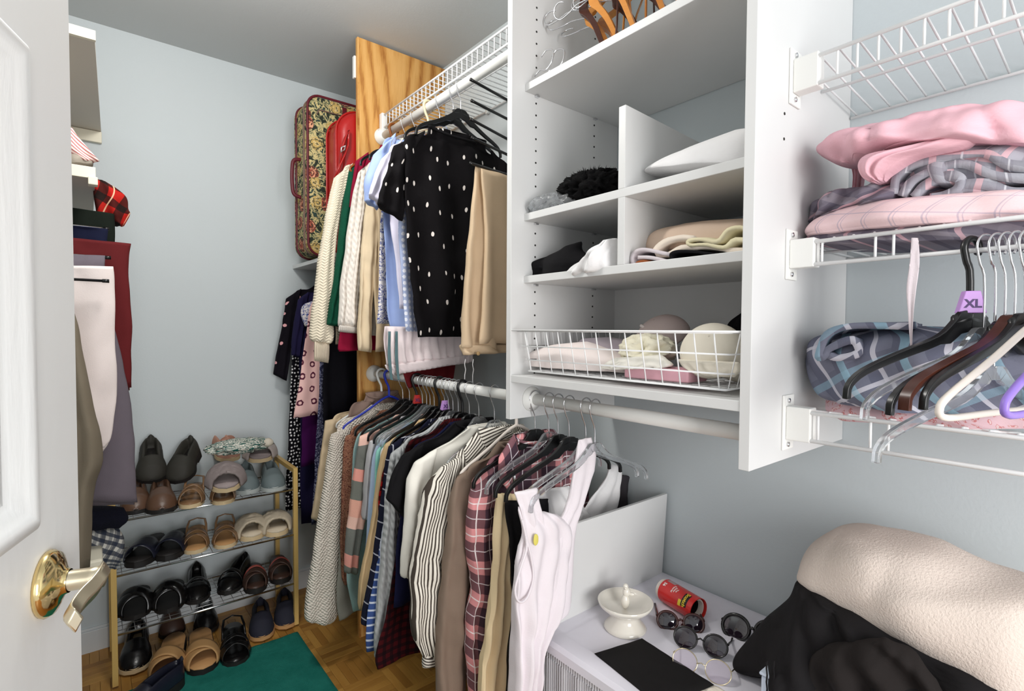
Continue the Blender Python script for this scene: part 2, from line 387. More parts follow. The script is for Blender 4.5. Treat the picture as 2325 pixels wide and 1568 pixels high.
# ================================================================== RODS on the left section
def rod(lab, x, z, ya, yb):
    t = thing('clothes_rod', lab, 'rod', (x, ya, z))
    MB().tube([(x, ya+.001, z), (x, yb-.001, z)], .0155, 20).build('pole', WHITEP, t)
    f = MB().lathe([(.036, 0), (.036, -.005), (.03, -.016), (.022, -.028), (.018, -.03)], (x, yb, z), 24, 'y').build('end_socket', WHITEP, t)
    MB().lathe([(.004, -.012), (.004, -.016)], (x-.02, yb, z+.019), 10, 'y').build('screw', CHROME, f)
    return t
UX, UZ = .985, 2.138
rod('round white rod under the upper wire shelf, carrying sweaters and tees', UX, UZ, 1.09, OY-.009)
rod('round white lower rod between oak board and cabinet, full of hangers', RX, RZ, 1.09, OY-.009)
# ================================================================== WIRE SHELVES
def wire_shelf(label, xf, zt, zb, ya, yb, zback=None, sp=.03, lipx=0.0, flat=False):
    zback = zt if zback is None else zback; y = yb-.012
    t = thing('wire_shelf', label, 'shelf', (xf, (ya+yb)/2, zt)); first = None; k = 0
    w = MB().tube([(WX-.006, 0, zback), ((xf+WX)/2, 0, (zt+zback)/2), (xf+.003, 0, zt+.002), (xf, 0, zt-.004)]+([] if flat else [(xf+lipx, 0, zb)]), .0021, 6)
    while y > ya+.005:
        if first is None:
            first = w.build('wire', WIREW, t); off = first.location.copy(); first.location.y = y; base = first
        else:
            c = first.copy(); col.objects.link(c); c.parent = t; c.location.y = y
        y -= sp; k += 1
    if flat:
        for yy in (yb-.055, yb-.135, yb-.160): MB().tube([(xf, yy, zt), (xf, yy, zb)], .0022, 6).build('lip_wire', WIREW, t)
    for nm, x, z, r_ in (('front_bar', xf-.002, zt-.002, .0036), ('lip_bar', xf-.002+lipx, zb, .0036), ('middle_bar', xf+.13, zt-.005+(zback-zt)*.4, .003), ('back_bar', WX-.008, zback-.004, .0032)):
        MB().tube([(x, ya, z), (x, yb-.002, z)], r_, 8).build(nm, WIREW, t)
    return t
ws = wire_shelf('long white wire shelf high above the upper clothes rod, left of the cabinet', .985, 2.226, 2.172, 1.092, OY-.009)
MB().box(.972, .998, OY-.036, OY-.0095, 2.150, 2.232).build('end_bracket', WHITEP, ws, False, .003)
for y in (1.35, 1.75): MB().box(1.285, 1.2995, y-.008, y+.008, 2.21, 2.238).build('wall_clip', WHITEP, ws, False, .003)
YB = .424
def end_br(t, zt, zb, xf):
    b = MB(); b.box(xf-.006, xf+.022, YB-.046, YB-.004, zb-.004, zt+.006)
    q = b.build('end_bracket', WHITEP, t, False, .002)
    MB().box(xf-.014, xf+.030, YB-.004, YB, zb-.024, zt+.026).build('flange', WHITEP, q, False, .0015)
    for z in (zb-.014, zt+.016): MB().lathe([(.0045, 0), (.0045, -.003), (.001, -.004)], (xf+.004, YB-.004, z), 10, 'y').build('screw', CHROME, q)
XF = 1.005
def zz(px, py, x): return P(px, py, x=x).z
w1 = wire_shelf('empty white wire shelf at the very top right, above the pink blanket', XF, zz(1860, 124, XF), zz(1850, 192, XF), -.25, YB-.002, zback=zz(1960, 260, WX))
end_br(w1, zz(1860, 124, XF), zz(1850, 192, XF), XF)
w2 = wire_shelf('white wire shelf under the pile of pink and grey flannel, carrying hangers', XF, zz(1860, 545, XF), zz(1852, 600, XF), -.25, YB-.002, flat=True)
end_br(w2, zz(1860, 545, XF), zz(1852, 600, XF), XF)
w3 = wire_shelf('lowest white wire shelf on the right, under the blue grey plaid pile', XF, zz(1845, 935, XF), zz(1840, 1000, XF), -.25, YB-.002, flat=True, zback=zz(1845, 935, XF)-.035)
end_br(w3, zz(1845, 935, XF), zz(1840, 1000, XF), XF)
Z2T = zz(1860, 545, XF); Z2B = zz(1852, 600, XF); Z3T = zz(1845, 935, XF)
# ================================================================== DOOR
E0 = Vector((-.012, .80)); DA = R(17.4)
dd_ = (math.sin(DA), math.cos(DA))
dpl = (E0.x, E0.y, math.atan2(-dd_[1], -dd_[0]) + math.pi)   # plane direction towards the free edge
DTH = math.atan2(dd_[1], dd_[0])
door = struct(thing('door_1', 'x', 'x')); del door['label'], door['category']
DOORM = NT('door_paint', .38, 0, .4); DOORM.color(C(236, 236, 234)); DOORM.bump(DOORM.noise(DOORM.uv(30, 3), 8, 3), .0006, .5); DOORM = DOORM.m
dp = (E0.x, E0.y, DTH)
def DW(a, n, z): return W3(a, n, z, dp)   # a<0 towards hinge; n>0 towards the room (+x side)
def dbox(mb, a0, a1, n0, n1, z0, z1):
    vs = [DW(a, n, z) for z in (z0, z1) for n in (n0, n1) for a in (a0, a1)]
    return mb.add(vs, [(0, 2, 3, 1), (4, 5, 7, 6), (0, 1, 5, 4), (2, 6, 7, 3), (0, 4, 6, 2), (1, 3, 7, 5)], [(DW(a, n, z)[0], z) for z in (z0, z1) for n in (n0, n1) for a in (a0, a1)])
pa1, zt_ = PL(57, 107, dp); _, zb_ = PL(57, 1212, dp); pa0 = -.76-pa1
print('door panel', pa0, pa1, zb_, zt_)
leaf = MB(); dbox(leaf, -.76, pa0, -.035, 0, .01, 2.04); dbox(leaf, pa1, 0, -.035, 0, .01, 2.04)
dbox(leaf, pa0, pa1, -.035, 0, .01, zb_); dbox(leaf, pa0, pa1, -.035, 0, zt_, 2.04); dbox(leaf, pa0, pa1, -.030, -.012, zb_, zt_)
leaf.build('leaf', DOORM, door, False)
def frame(mb, prof):
    k = len(prof)
    cs = [(pa0, zb_, 1, 1), (pa1, zb_, -1, 1), (pa1, zt_, -1, -1), (pa0, zt_, 1, -1)]
    vs = [DW(a+sa*o, n, z+sz*o) for a, z, sa, sz in cs for o, n in prof]; fs = []
    for c in range(4):
        for i in range(k-1): fs.append((c*k+i, ((c+1) % 4)*k+i, ((c+1) % 4)*k+i+1, c*k+i+1))
    return mb.add(vs, fs)
frame(MB(), [(-.004, .0), (0, .003), (.006, .006), (.012, .004), (.015, .001), (.020, -.002), (.026, -.009), (.032, -.012), (.04, -.012)]).build('moulding', DOORM, door)
pn = MB(); i = .045
cs = [(pa0+i, zb_+i, 1, 1), (pa1-i, zb_+i, -1, 1), (pa1-i, zt_-i, -1, -1), (pa0+i, zt_-i, 1, -1)]; k = 3
vs = [DW(a+sa*o, n, z+sz*o) for a, z, sa, sz in cs for o, n in ((0, -.0118), (.03, -.003), (.034, -.002))]
fs = [(c*k+j, ((c+1) % 4)*k+j, ((c+1) % 4)*k+j+1, c*k+j+1) for c in range(4) for j in range(2)]+[(2, 5, 8, 11)]
pn.add(vs, fs).build('raised_panel', DOORM, door, False)
# lever
BRASS = metalm('brass', (.80, .62, .30, 1), .12)
CHAMP = metalm('champagne_brass', (.78, .70, .52, 1), .28); ha, hz = PL(103, 1325, dp)
hd = MB(); prof = [(.0, 0), (.033, 0), (.034, .003), (.031, .008), (.022, .012), (.0135, .016), (.012, .020)]
vs = []
n_ = 28
for r_, n in prof:
    for j in range(n_):
        an = 2*math.pi*j/n_; vs.append(DW(ha+r_*math.cos(an), n+.0005, hz+r_*math.sin(an)))
hd.add(vs, [(i*n_+j, i*n_+(j+1) % n_, (i+1)*n_+(j+1) % n_, (i+1)*n_+j) for i in range(len(prof)-1) for j in range(n_)])
hnd = hd.build('door_handle', BRASS, door)
lv = MB(); lv.tube([DW(ha, n, hz) for n in (.012, .016, .038, .050)], .0095, 20, rr=[.012, .0105, .0105, .0115]); lv.build('spindle', CHAMP, hnd)
lv = MB()
lp = [(ha+.012, .046, hz+.001), (ha-.004, .048, hz), (ha-.018, .046, hz-.004), (ha-.032, .042, hz-.007), (ha-.046, .040, hz-.010), (ha-.058, .041, hz-.012), (ha-.070, .048, hz-.012)]
lv.tube([DW(*p) for p in catmull([list(q) for q in lp], 16)], .0125, 4, flat=.55, up=(0, 0, 1)); lv.build('lever', CHAMP, hnd, 'auto', .0018)
# ================================================================== DRESSER (white plastic drawers)
DZ = .615
dx0, dx1, dy0, dy1 = .80, 1.294, .12, .893
dr = thing('drawer_unit', 'white plastic drawer tower against the right wall with ribbed drawers', 'drawers', ((dx0+dx1)/2, (dy0+dy1)/2, 0))
DWH = NT('drawer_white', .28, 0, .5); DWH.color(C(228, 225, 233)); DWH = DWH.m
def toptray():
    mb = MB(); xs = [dx0, dx0+.006, dx0+.045, dx0+.052, dx1-.046, dx1-.04, dx1-.006, dx1]; ys = [dy0, dy0+.006, dy0+.045, dy0+.052, dy1-.052, dy1-.045, dy1-.006, dy1]
    def hgt(i, n=8):
        return {0: -.010, 1: 0, 2: 0, 3: -.005}.get(min(i, n-1-i))
    vs = [(x, y, DZ+(min(hgt(i), hgt(j)) if min(i, j, 7-i, 7-j) < 1 else (0 if min(i, j, 7-i, 7-j) < 3 else -.005))) for j, y in enumerate(ys) for i, x in enumerate(xs)]
    fs = [(j*8+i, j*8+i+1, (j+1)*8+i+1, (j+1)*8+i) for j in range(7) for i in range(7)]
    mb.add(vs, fs); ring = [i for i in range(8)]+[j*8+7 for j in range(1, 8)]+[56+i for i in range(6, -1, -1)]+[j*8 for j in range(6, 0, -1)]
    n = len(ring); low = [(vs[r_][0], vs[r_][1], DZ-.028) for r_ in ring]; top = [vs[r_] for r_ in ring]
    mb.add(top+low, [(i, (i+1) % n, n+(i+1) % n, n+i) for i in range(n)]+[tuple(range(n, 2*n))]); return mb
toptray().build('top', DWH, dr, 'auto')
MB().box(dx0+.02, dx1-.004, dy0+.01, dy1-.012, .02, DZ-.028).build('body', DWH, dr, False, .003)
RIB = NT('ribbed_drawer', .3, 0, .5); xyz_ = RIB.sep(RIB.uv(obj=True)); RIB.color(C(222, 222, 226)); RIB.bump(RIB.mth('SINE', RIB.mth('MULTIPLY', xyz_[1], 900)), .0016, 1); RIB = RIB.m
for k in range(3):
    z1_ = DZ-.036-k*.185; z0_ = z1_-.178
    g = MB()
    for q in range(92):
        yy = dy0+.03+q*.0082; g.box(dx0+.0085, dx0+.0105, yy, yy+.005, z0_+.012, z1_-.012)
    d_ = MB().box(dx0+.010, dx0+.02, dy0+.02, dy1-.022, z0_, z1_).build('drawer', RIB, dr, False, .002)
    o = g.build('ribs', RIB, d_, False); o['kind'] = 'stuff'
    MB().box(dx0-.006, dx0+.012, dy0+.30, dy1-.30, z0_+.05, z0_+.085).build('pull', DWH, d_, False, .004)
# ================================================================== PATTERNED CLOTH
def stripes_z(name, stops, period, knit=None, off=0):
    t = NT(name, .9, 0, .15); u = t.uv(); z = t.sep(u)[1]
    f = t.mth('FRACT', t.mth('DIVIDE', t.mth('ADD', z, off+10), period)); t.color(t.ramp(f, stops, True)); t.bump(t.noise(u, 300, 2), .001, .8); return t.m
def stripes_x(name, ca, cb, period, frac, rot=0):
    t = NT(name, .9, 0, .15); u = t.uv(1, 1, rot); t.color(t.mix(t.band(t.mth('ADD', t.sep(u)[0], 10), period, 0, frac), ca, cb)); t.bump(t.noise(u, 260, 2), .0006, .6); return t.m
def plaid(name, base, bands, rot=0):
    """bands=[(axis,period,lo,hi,color,mixamount)]"""
    t = NT(name, .92, 0, .12); u = t.uv(1, 1, rot); xy = t.sep(u); c = base
    for ax, pe, lo, hi, cc, am in bands:
        c = t.mix(t.mth('MULTIPLY', t.band(t.mth('ADD', xy[ax], 10), pe, lo, hi), am), c, cc)
    t.color(c); t.bump(t.noise(u, 300, 2), .0006, .6); return t.m
def dots(name, base, dot, scale, thr, rnd=.6, sx=1, sy=1, keep=1.0, bump=True, ring=0):
    t = NT(name, .92, 0, .12); u = t.uv(sx, sy); d = t.vor(u, scale, rnd=rnd)
    f = t.mth('LESS_THAN', t.mth('ADD', d, t.mth('MULTIPLY', t.noise(u, scale*5, 2), thr*.9)), thr*1.45)
    if ring: f = t.mth('MULTIPLY', f, t.mth('GREATER_THAN', d, ring))
    if keep < 1: f = t.mth('MULTIPLY', f, t.mth('LESS_THAN', t.sep(t.vor(u, scale, rnd=rnd, out='Color'))[0], keep))
    t.color(t.mix(f, base, dot)); t.bump(t.noise(t.uv(), 300, 2), .0006, .6); return t.m
def floral(name, stops, scale, contrast=.5, rough=.9, dist=2.5):
    t = NT(name, rough, 0, .15); u = t.uv(); n = t.noise(u, scale, 3, contrast, dist); t.color(t.ramp(n, stops, True)); t.bump(t.noise(u, 300, 2), .0005, .6); return t.m
CREAM = C(232, 222, 203); BLK = C(14, 13, 15)
# ================================================================== HANGERS
TAGS = []
def mirror(p): return [(-a, z) for a, z in p]
def hanger(label, kind, pl, zr, half=.195, thick_hook=False, matb=None, rod_r=.0155, drop=0, clips=False, tagc=None, group=None, bar=False, roll_=0):
    """pl origin = rod axis; hangs in plane pl"""
    t = thing('clothes_hanger', label, 'hanger', (pl[0], pl[1], zr), group)
    mats = {'black': BLACKP, 'clear': CLEARP, 'wood': WOODH, 'tube': WHITEP}
    mt = matb or mats[kind]; rh = rod_r+.0045
    z0 = zr-.082-drop; n0 = 0
    def w(a, z, n=0): return W3(a, n, z, pl)
    hk = []
    for i in range(15):
        an = R(-35+i*17); hk.append((rh*math.cos(an)*1.0, zr+.0035+rh*math.sin(an)))
    hk = [(a, z) for a, z in hk]
    # leave the ring on the left side and sweep to the neck
    hk += [(-rh*.62, zr-rh*1.15), (-.002, zr-rh*2.2), (0, z0+.012), (0, z0-.004)]
    hk = catmull([list(p) for p in hk], 44)
    hr = .0048 if thick_hook or kind == 'tube' else .0017
    MB().tube([w(a, z) for a, z in hk], hr, 8).build('hook', mt if (thick_hook or kind == 'tube') else CHROME, t)
    arm = [(0, z0), (.018, z0-.002), (.034, z0-.018), (.062, z0-.038), (half*.6, z0-.060), (half*.88, z0-.083), (half, z0-.104), (half+.004, z0-.125)]
    if kind in ('black', 'clear', 'wood'):
        prof = catmull([list(p) for p in arm], 22); up = [p for p in prof]
        wd = [.020 if i < 6 else max(.008, .019-.0006*i) for i in range(22)]
        for sgn in (1, -1):
            ring = []; mb = MB(); th = .0045 if kind != 'wood' else .007
            vs = []; 
            for i, (a, z) in enumerate(prof):
                q0, q1 = prof[max(i-1, 0)], prof[min(i+1, 21)]; tx, tz = q1[0]-q0[0], q1[1]-q0[1]; L = math.hypot(tx, tz); nx, nz_ = tz/L, -tx/L
                wv = wd[i]*(1.5 if kind == 'black' and i < 9 else 1)
                for (k, n) in ((0, -th), (0, th), (1, th*.8), (1, -th*.8)):
                    vs.append(w(sgn*(a-(-nx)*wv*k*(-1)*-1 if False else a+nx*wv*k), z+nz_*wv*k, n))
            fs = [(i*4+j, i*4+(j+1) % 4, (i+1)*4+(j+1) % 4, (i+1)*4+j) for i in range(21) for j in range(4)]+[(0, 1, 2, 3), (84, 85, 86, 87)]
            o = mb.add(vs, fs).build('arm', mt, t, 'auto', .0012)
        if kind == 'black': MB().tube([w(-.03, z0-.018), w(0, z0-.012), w(.03, z0-.018)], .011, 8, flat=.4, up=(0, 0, 1)).build('neck_plate', mt, t)
        if bar:
            MB().tube([w(-half*.93, z0-.108), w(0, z0-.104), w(half*.93, z0-.108)], .0028, 6).build('bar', mt, t)
    else:
        tri = [(0, z0), (.03, z0-.012), (half*.5, z0-.052), (half*.9, z0-.094), (half, z0-.112), (half*.93, z0-.124), (half*.5, z0-.122)]
        full = [(a, z) for a, z in tri]+[(0, z0-.121)]+mirror(tri[::-1])
        MB().tube([w(a, z) for a, z in catmull([list(p) for p in full], 60)], .0046, 8).build('frame', mt, t)
    if clips:
        for s_ in (-1, 1):
            MB().tube([w(s_*.12, z0-.085), w(s_*.12, z0-.115)], .007, 8, flat=.5).build('clip', CHROME, t)
    if tagc:
        tp = (pl[0], pl[1], pl[2]-(R(32) if rod_r < .015 else 0)); q = [(-.017, z0-.004), (.017, z0-.004), (.009, z0+.028), (-.009, z0+.028)]
        vs = [W3(a, n, z, tp) for n in (.009, -.005) for a, z in q]
        tg = MB().add(vs, [(0, 1, 2, 3), (7, 6, 5, 4)]+[(i, (i+1) % 4, 4+(i+1) % 4, 4+i) for i in range(4)]).build('size_tag', tagc[0], t, False, .001); TAGS.append((tg, tp, z0))
    return t
WOODH = woodm('hanger_wood', C(176, 104, 40), C(140, 74, 26), C(96, 46, 20), 1, .3)
# ================================================================== GARMENTS
def garment(name, label, cat, x0, Y, mat, sh, body, sleeve=None, cuff=None, hem=None, neckw=.07, nz=.006, T=.014, fold=(.007, 3), group=None, seed=None, collar=None, ts=.02, open_=False, cmat=None, both=True):
    pl = (x0, Y, 0); seed = seed if seed is not None else round(Y*37)
    ash, zsh = PL(*sh, pl); ash = -abs(ash); zn = zsh+.055
    t = thing(name, label, cat, (x0, Y, zn), group)
    rows = [(-neckw, zn, neckw, zn, T*.6), (ash*.62, zsh+.018, -ash*.62, zsh+.018, T*.8), (ash, zsh-.012, -ash, zsh-.012, T)]
    for p in body:
        a, z = PL(*p, pl); a = min(a, -.04) if a < 0 else -.06; rows.append((a, z, -a, z, T))
    MB().sheet(rows, pl, T, nu=30, nv=40, fold=(fold[0]*1.2, fold[1]+1, seed), nz=(nz*1.5, 9), seed=seed).build('body', mat, t)
    MB().tube([W3(neckw*math.cos(q), .018*math.sin(q)+.0, zn-.004-.022*(math.sin(q) > 0)*math.sin(q), pl) for q in [2*math.pi*i/24 for i in range(24)]], .0042, 6, True).build('neckline', collar or mat, t)
    if sleeve:
        r2 = []
        for s_ in sleeve:
            a = PL(*s_[0], pl); b = PL(*s_[1], pl); r2.append((a[0], a[1], b[0], b[1], s_[2] if len(s_) > 2 else ts))
        r2[0] = r2[0][:4]+(ts*.6,)
        for sgn in ((1, -1) if both else (1,)):
            rr = r2 if sgn == 1 else [(-b, zb, -a, za, tt) for a, za, b, zb, tt in r2]
            s_ = MB().sheet(rr, pl, ts, nu=16, nv=44, fold=(.006, 1.8, seed+1), nz=(nz*1.7, 13), seed=seed+5, sway=-.008).build('sleeve', mat, t)
            if cuff is not None:
                L = rr[-1]; L0 = rr[-2]; dz = .035 if isinstance(cuff, bool) else cuff
                MB().sheet([(L[0]+.002, L[1]+.006, L[2]-.002, L[3]+.006), (L[0]+.004, L[1]-dz, L[2]-.004, L[3]-dz)], pl, ts*.9, nu=10, nv=6, fold=(0, 1, 0), nz=(.001, 9), seed=seed, sway=-.008).build('cuff', cmat or mat, s_)
    if hem is not None:
        L = rows[-1]
        MB().sheet([(L[0]+.002, L[1]+.008, L[2]-.002, L[3]+.008), (L[0]+.006, L[1]-hem, L[2]-.006, L[3]-hem)], pl, T*.95, nu=24, nv=6, fold=(fold[0], fold[1], seed), nz=(nz, 8), seed=seed).build('hem_band', cmat or mat, t)
    return t
PNK = C(236, 190, 180)
M_beige = fab(C(206, 184, 152)); M_brown = fab(C(140, 118, 108)); M_pop = fab(C(240, 230, 216), knit='popcorn')
M_marl = floral('marled_knit', [(0, C(60, 34, 32)), (.40, C(112, 62, 52)), (.5, C(168, 128, 100)), (.58, C(124, 40, 40)), (.66, C(196, 168, 140))], 120, .8)
M_coral = stripes_z('coral_grey_stripes', [(0, C(236, 176, 156)), (.20, C(122, 124, 116)), (.42, C(238, 164, 150)), (.56, C(118, 120, 114)), (.86, C(240, 196, 180))], .30)
M_mintlace = fab(C(170, 204, 202), knit='fuzz'); M_lgrey = fab(C(196, 194, 196)); M_mint = fab(C(150, 214, 200)); M_lblue = fab(C(178, 196, 222))
M_white = fab(C(238, 236, 236), var=.02); M_tan = fab(C(214, 184, 140)); M_cream = fab(C(238, 218, 178))
M_redpl = plaid('red_black_plaid', C(150, 22, 22), [(0, .03, 0, .5, C(20, 12, 14), .8), (1, .03, 0, .5, C(20, 12, 14), .8)])
M_navpl = plaid('navy_windowpane', C(28, 30, 48), [(0, .05, 0, .08, C(190, 190, 200), .9), (1, .05, 0, .08, C(190, 190, 200), .9)])
M_blupl = plaid('blue_white_plaid', C(60, 82, 136), [(0, .03, 0, .2, C(220, 225, 235), .8), (1, .022, 0, .25, C(220, 225, 235), .8)])
M_greycab = fab(C(186, 188, 188), knit='cable'); M_maroon = fab(C(112, 18, 28)); M_drkpl = plaid('wine_plaid', C(66, 14, 18), [(0, .024, 0, .45, C(18, 10, 14), .7), (1, .024, 0, .45, C(18, 10, 14), .7)])
M_black = fab(C(22, 21, 23)); M_navy = fab(C(24, 26, 58)); M_offw = fab(C(240, 236, 226), var=.02)
M_strip = stripes_x('black_white_stripes', C(236, 230, 218), C(74, 66, 60), .0085, .42, 0)
M_strip_h = stripes_x('black_white_stripes_across', C(236, 230, 218), C(74, 66, 60), .0085, .42, R(80))
M_taupe = fab(C(134, 116, 102), knit=None); M_pinkpl = plaid('pink_navy_plaid', C(222, 150, 152), [(0, .085, .45, 1, C(44, 42, 58), .75), (1, .085, .42, 1, C(40, 38, 52), .75), (0, .085, .2, .24, C(245, 235, 235), .9), (1, .085, .18, .22, C(245, 235, 235), .9), (0, .085, .7, .73, C(235, 225, 230), .8), (1, .085, .7, .73, C(235, 225, 230), .8)])
M_ytank = fab(C(230, 208, 168), var=.02)
LG = 'tops hung on the lower rod'
G = garment
# label, Y, mat, shoulder, body left edge, sleeve rows
G('jacket', 'beige long sleeve jacket hung farthest back on the lower rod by the oak board', 'jacket', RX, 2.05, M_beige, (752, 946), [(748, 1060), (735, 1250)], [((738, 955), (775, 945)), ((722, 1080), (755, 1080)), ((710, 1180), (738, 1190))], seed=3)
G('shirt', 'brown mauve satin shirt right behind the cream popcorn knit cardigan', 'shirt', RX, 2.01, M_brown, (792, 925), [(780, 1100), (782, 1250)], None, seed=8)
G('sweater', 'cream popcorn knit cardigan with long sleeve nearly reaching the floor', 'sweater', RX, 1.96, M_pop, (768, 958), [(778, 1060), (785, 1200), (790, 1330)], [((752, 985), (805, 962), .02), ((741, 1060), (793, 1060), .028), ((722, 1180), (782, 1180), .030), ((703, 1310), (776, 1310), .032), ((692, 1395), (768, 1390), .032), ((700, 1412), (748, 1418), .026)], seed=5, fold=(.004, 2))
G('sweater', 'fuzzy grey knit hanging low between cream cardigan and oak board', 'sweater', RX, 1.92, fab(C(150, 148, 138), knit='fuzz'), (800, 1000), [(775, 1200), (762, 1360), (768, 1405)], None, seed=6)
G('sweater', 'maroon and tan marled knit sweater, beside the cream popcorn cardigan', 'sweater', RX, 1.88, M_marl, (796, 972), [(797, 1080), (795, 1200), (793, 1300)], [((784, 990), (826, 972)), ((779, 1050), (815, 1050)), ((775, 1200), (800, 1200)), ((775, 1300), (800, 1310)), ((783, 1328), (800, 1330))], seed=7, nz=.004)
G('blouse', 'aqua lace blouse whose hem shows under the coral striped sleeve', 'blouse', RX, 1.82, M_mintlace, (808, 985), [(796, 1100), (786, 1240), (786, 1330), (800, 1385)], None, seed=9, nz=.009)
G('sweater', 'coral and grey wide striped sweater sleeve hanging on the lower rod', 'sweater', RX, 1.75, M_coral, (830, 984), [(834, 1100), (832, 1200), (830, 1320)], [((817, 990), (862, 970)), ((808, 1050), (844, 1050)), ((797, 1150), (832, 1150)), ((788, 1230), (820, 1230)), ((784, 1300), (813, 1306))], seed=10, nz=.004)
G('cardigan', 'light grey thin cardigan behind the light blue top on the lower rod', 'cardigan', RX, 1.70, M_lgrey, (850, 988), [(838, 1080), (838, 1200)], [((838, 1000), (868, 985)), ((830, 1060), (846, 1060)), ((824, 1180), (836, 1180))], seed=11)
G('shirt', 'light blue shirt between grey cardigan and mint top', 'shirt', RX, 1.665, M_lblue, (858, 1000), [(842, 1080), (832, 1200), (828, 1240)], None, seed=12)
G('shirt', 'mint green top between light blue and white tops on the lower rod', 'shirt', RX, 1.635, M_mint, (864, 1002), [(850, 1050), (846, 1200), (838, 1300)], None, seed=13)
G('shirt', 'plain white shirt between mint and cream tops on the lower rod', 'shirt', RX, 1.605, M_white, (878, 1000), [(860, 1040), (856, 1180), (850, 1250)], None, seed=14)
G('sweater', 'cream and tan fine knit sweater with long sleeve, left of navy windowpane shirt', 'sweater', RX, 1.57, M_tan, (888, 998), [(876, 1100), (872, 1200), (868, 1300)], [((874, 1010), (900, 990)), ((862, 1055), (888, 1055)), ((850, 1150), (876, 1150)), ((836, 1230), (864, 1230)), ((820, 1310), (850, 1310)), ((817, 1385), (836, 1390))], seed=15, nz=.004)
G('shirt', 'red and black checked shirt showing as a sliver beside the tan knit', 'shirt', RX, 1.54, M_redpl, (886, 1020), [(866, 1070), (856, 1140), (862, 1240)], None, seed=16)
G('shirt', 'navy windowpane check shirt with long sleeve on the lower rod', 'shirt', RX, 1.51, M_navpl, (898, 1000), [(890, 1100), (886, 1250), (882, 1380)], [((884, 1015), (912, 995)), ((874, 1090), (900, 1090)), ((858, 1200), (890, 1200)), ((840, 1310), (870, 1310)), ((824, 1400), (856, 1400)), ((822, 1420), (852, 1424))], seed=17)
G('shirt', 'blue and white plaid shirt tail hanging below the navy windowpane sleeve', 'shirt', RX, 1.485, M_blupl, (905, 1020), [(880, 1150), (850, 1320), (830, 1420), (832, 1478)], None, seed=18)
G('sweater', 'light grey cable knit sweater with ribbed hem on the lower rod', 'sweater', RX, 1.44, M_greycab, (915, 998), [(926, 1100), (930, 1250), (932, 1400)], [((888, 1030), (925, 1000), .016), ((878, 1110), (908, 1110), .02), ((872, 1200), (904, 1200), .022), ((864, 1290), (908, 1290), .022), ((855, 1400), (912, 1400), .022), ((849, 1480), (906, 1485), .022)], cuff=.02, seed=19, nz=.004, fold=(.003, 1.5))
G('shirt', 'dark wine checked shirt whose hem hangs below the grey cable knit', 'shirt', RX, 1.405, M_drkpl, (922, 1005), [(910, 1150), (882, 1350), (852, 1480), (856, 1518)], None, seed=20)
G('tee', 'navy short sleeve tee with long body behind the black tee', 'tee', RX, 1.375, M_navy, (935, 1012), [(915, 1120), (898, 1250), (893, 1378)], None, seed=21)
G('tee', 'black short sleeve tee next to the white long sleeve top', 'tee', RX, 1.34, M_black, (940, 1012), [(938, 1120), (936, 1200), (934, 1255)], [((912, 1035), (962, 1005), .016), ((892, 1085), (942, 1085), .02), ((882, 1135), (922, 1178), .02)], seed=22)
G('shirt', 'white long sleeve top between black tee and striped shirt', 'shirt', RX, 1.275, M_offw, (968, 1025), [(968, 1100), (966, 1200), (964, 1310)], [((944, 1050), (992, 1015), .018), ((928, 1100), (975, 1100), .022), ((922, 1180), (962, 1180), .022), ((917, 1260), (948, 1260), .02), ((915, 1312), (938, 1317), .018)], seed=23)
g = G('shirt', 'black and white pinstriped button shirt with collar and long loose sleeve', 'shirt', RX, 1.19, M_strip, (1030, 1030), [(1030, 1150), (1018, 1300), (1010, 1450)], [((1000, 1058), (1048, 1028), .02), ((968, 1120), (1035, 1110), .03), ((948, 1210), (1018, 1210), .034), ((936, 1330), (1005, 1330), .036), ((934, 1425), (1000, 1420), .032), ((960, 1490), (1000, 1485), .022)], cuff=.035, cmat=M_strip_h, seed=24, nz=.012)
pl_ = (RX, 1.19, 0)
for rr_ in ([((1052, 1018), (1082, 980)), ((1062, 1060), (1112, 1018)), ((1096, 1090), (1108, 1070))], [((1085, 972), (1150, 968)), ((1095, 1010), (1165, 985)), ((1120, 1030), (1160, 1000))]):
    MB().psheet([(a, b, .006) for a, b in rr_], (RX, 1.17, 0), nu=10, nv=10, fold=(.002, 1, 0), nz=(.003, 12)).build('collar', M_strip_h, g)
G('sweater', 'taupe brown long sleeve sweater draped over a white satin hanger', 'sweater', RX, 1.125, M_taupe, (1058, 1062), [(1062, 1200), (1062, 1400), (1060, 1570)], [((1036, 1085), (1092, 1048), .018), ((1022, 1150), (1078, 1140), .026), ((1012, 1260), (1064, 1260), .028), ((1000, 1380), (1062, 1380), .03), ((994, 1500), (1060, 1500), .03), ((990, 1640), (1056, 1640), .03)], seed=25, nz=.008)
g = G('shirt', 'pink, navy and white plaid flannel shirt beside the taupe sweater', 'shirt', RX, 1.06, M_pinkpl, (1108, 1045), [(1102, 1160), (1100, 1350), (1098, 1570)], [((1078, 1090), (1140, 1030), .02), ((1064, 1150), (1122, 1140), .028), ((1066, 1240), (1118, 1230), .03), ((1076, 1330), (1112, 1330), .028), ((1066, 1440), (1108, 1440), .028), ((1072, 1620), (1108, 1620), .025)], seed=26, nz=.010)
MB().psheet([((1132, 1040), (1168, 985), .008), ((1132, 1085), (1178, 1035), .010), ((1150, 1110), (1178, 1075), .006)], (RX, 1.035, 0), nu=10, nv=10, fold=(.002, 1, 0), nz=(.003, 12)).build('collar', M_pinkpl, g)
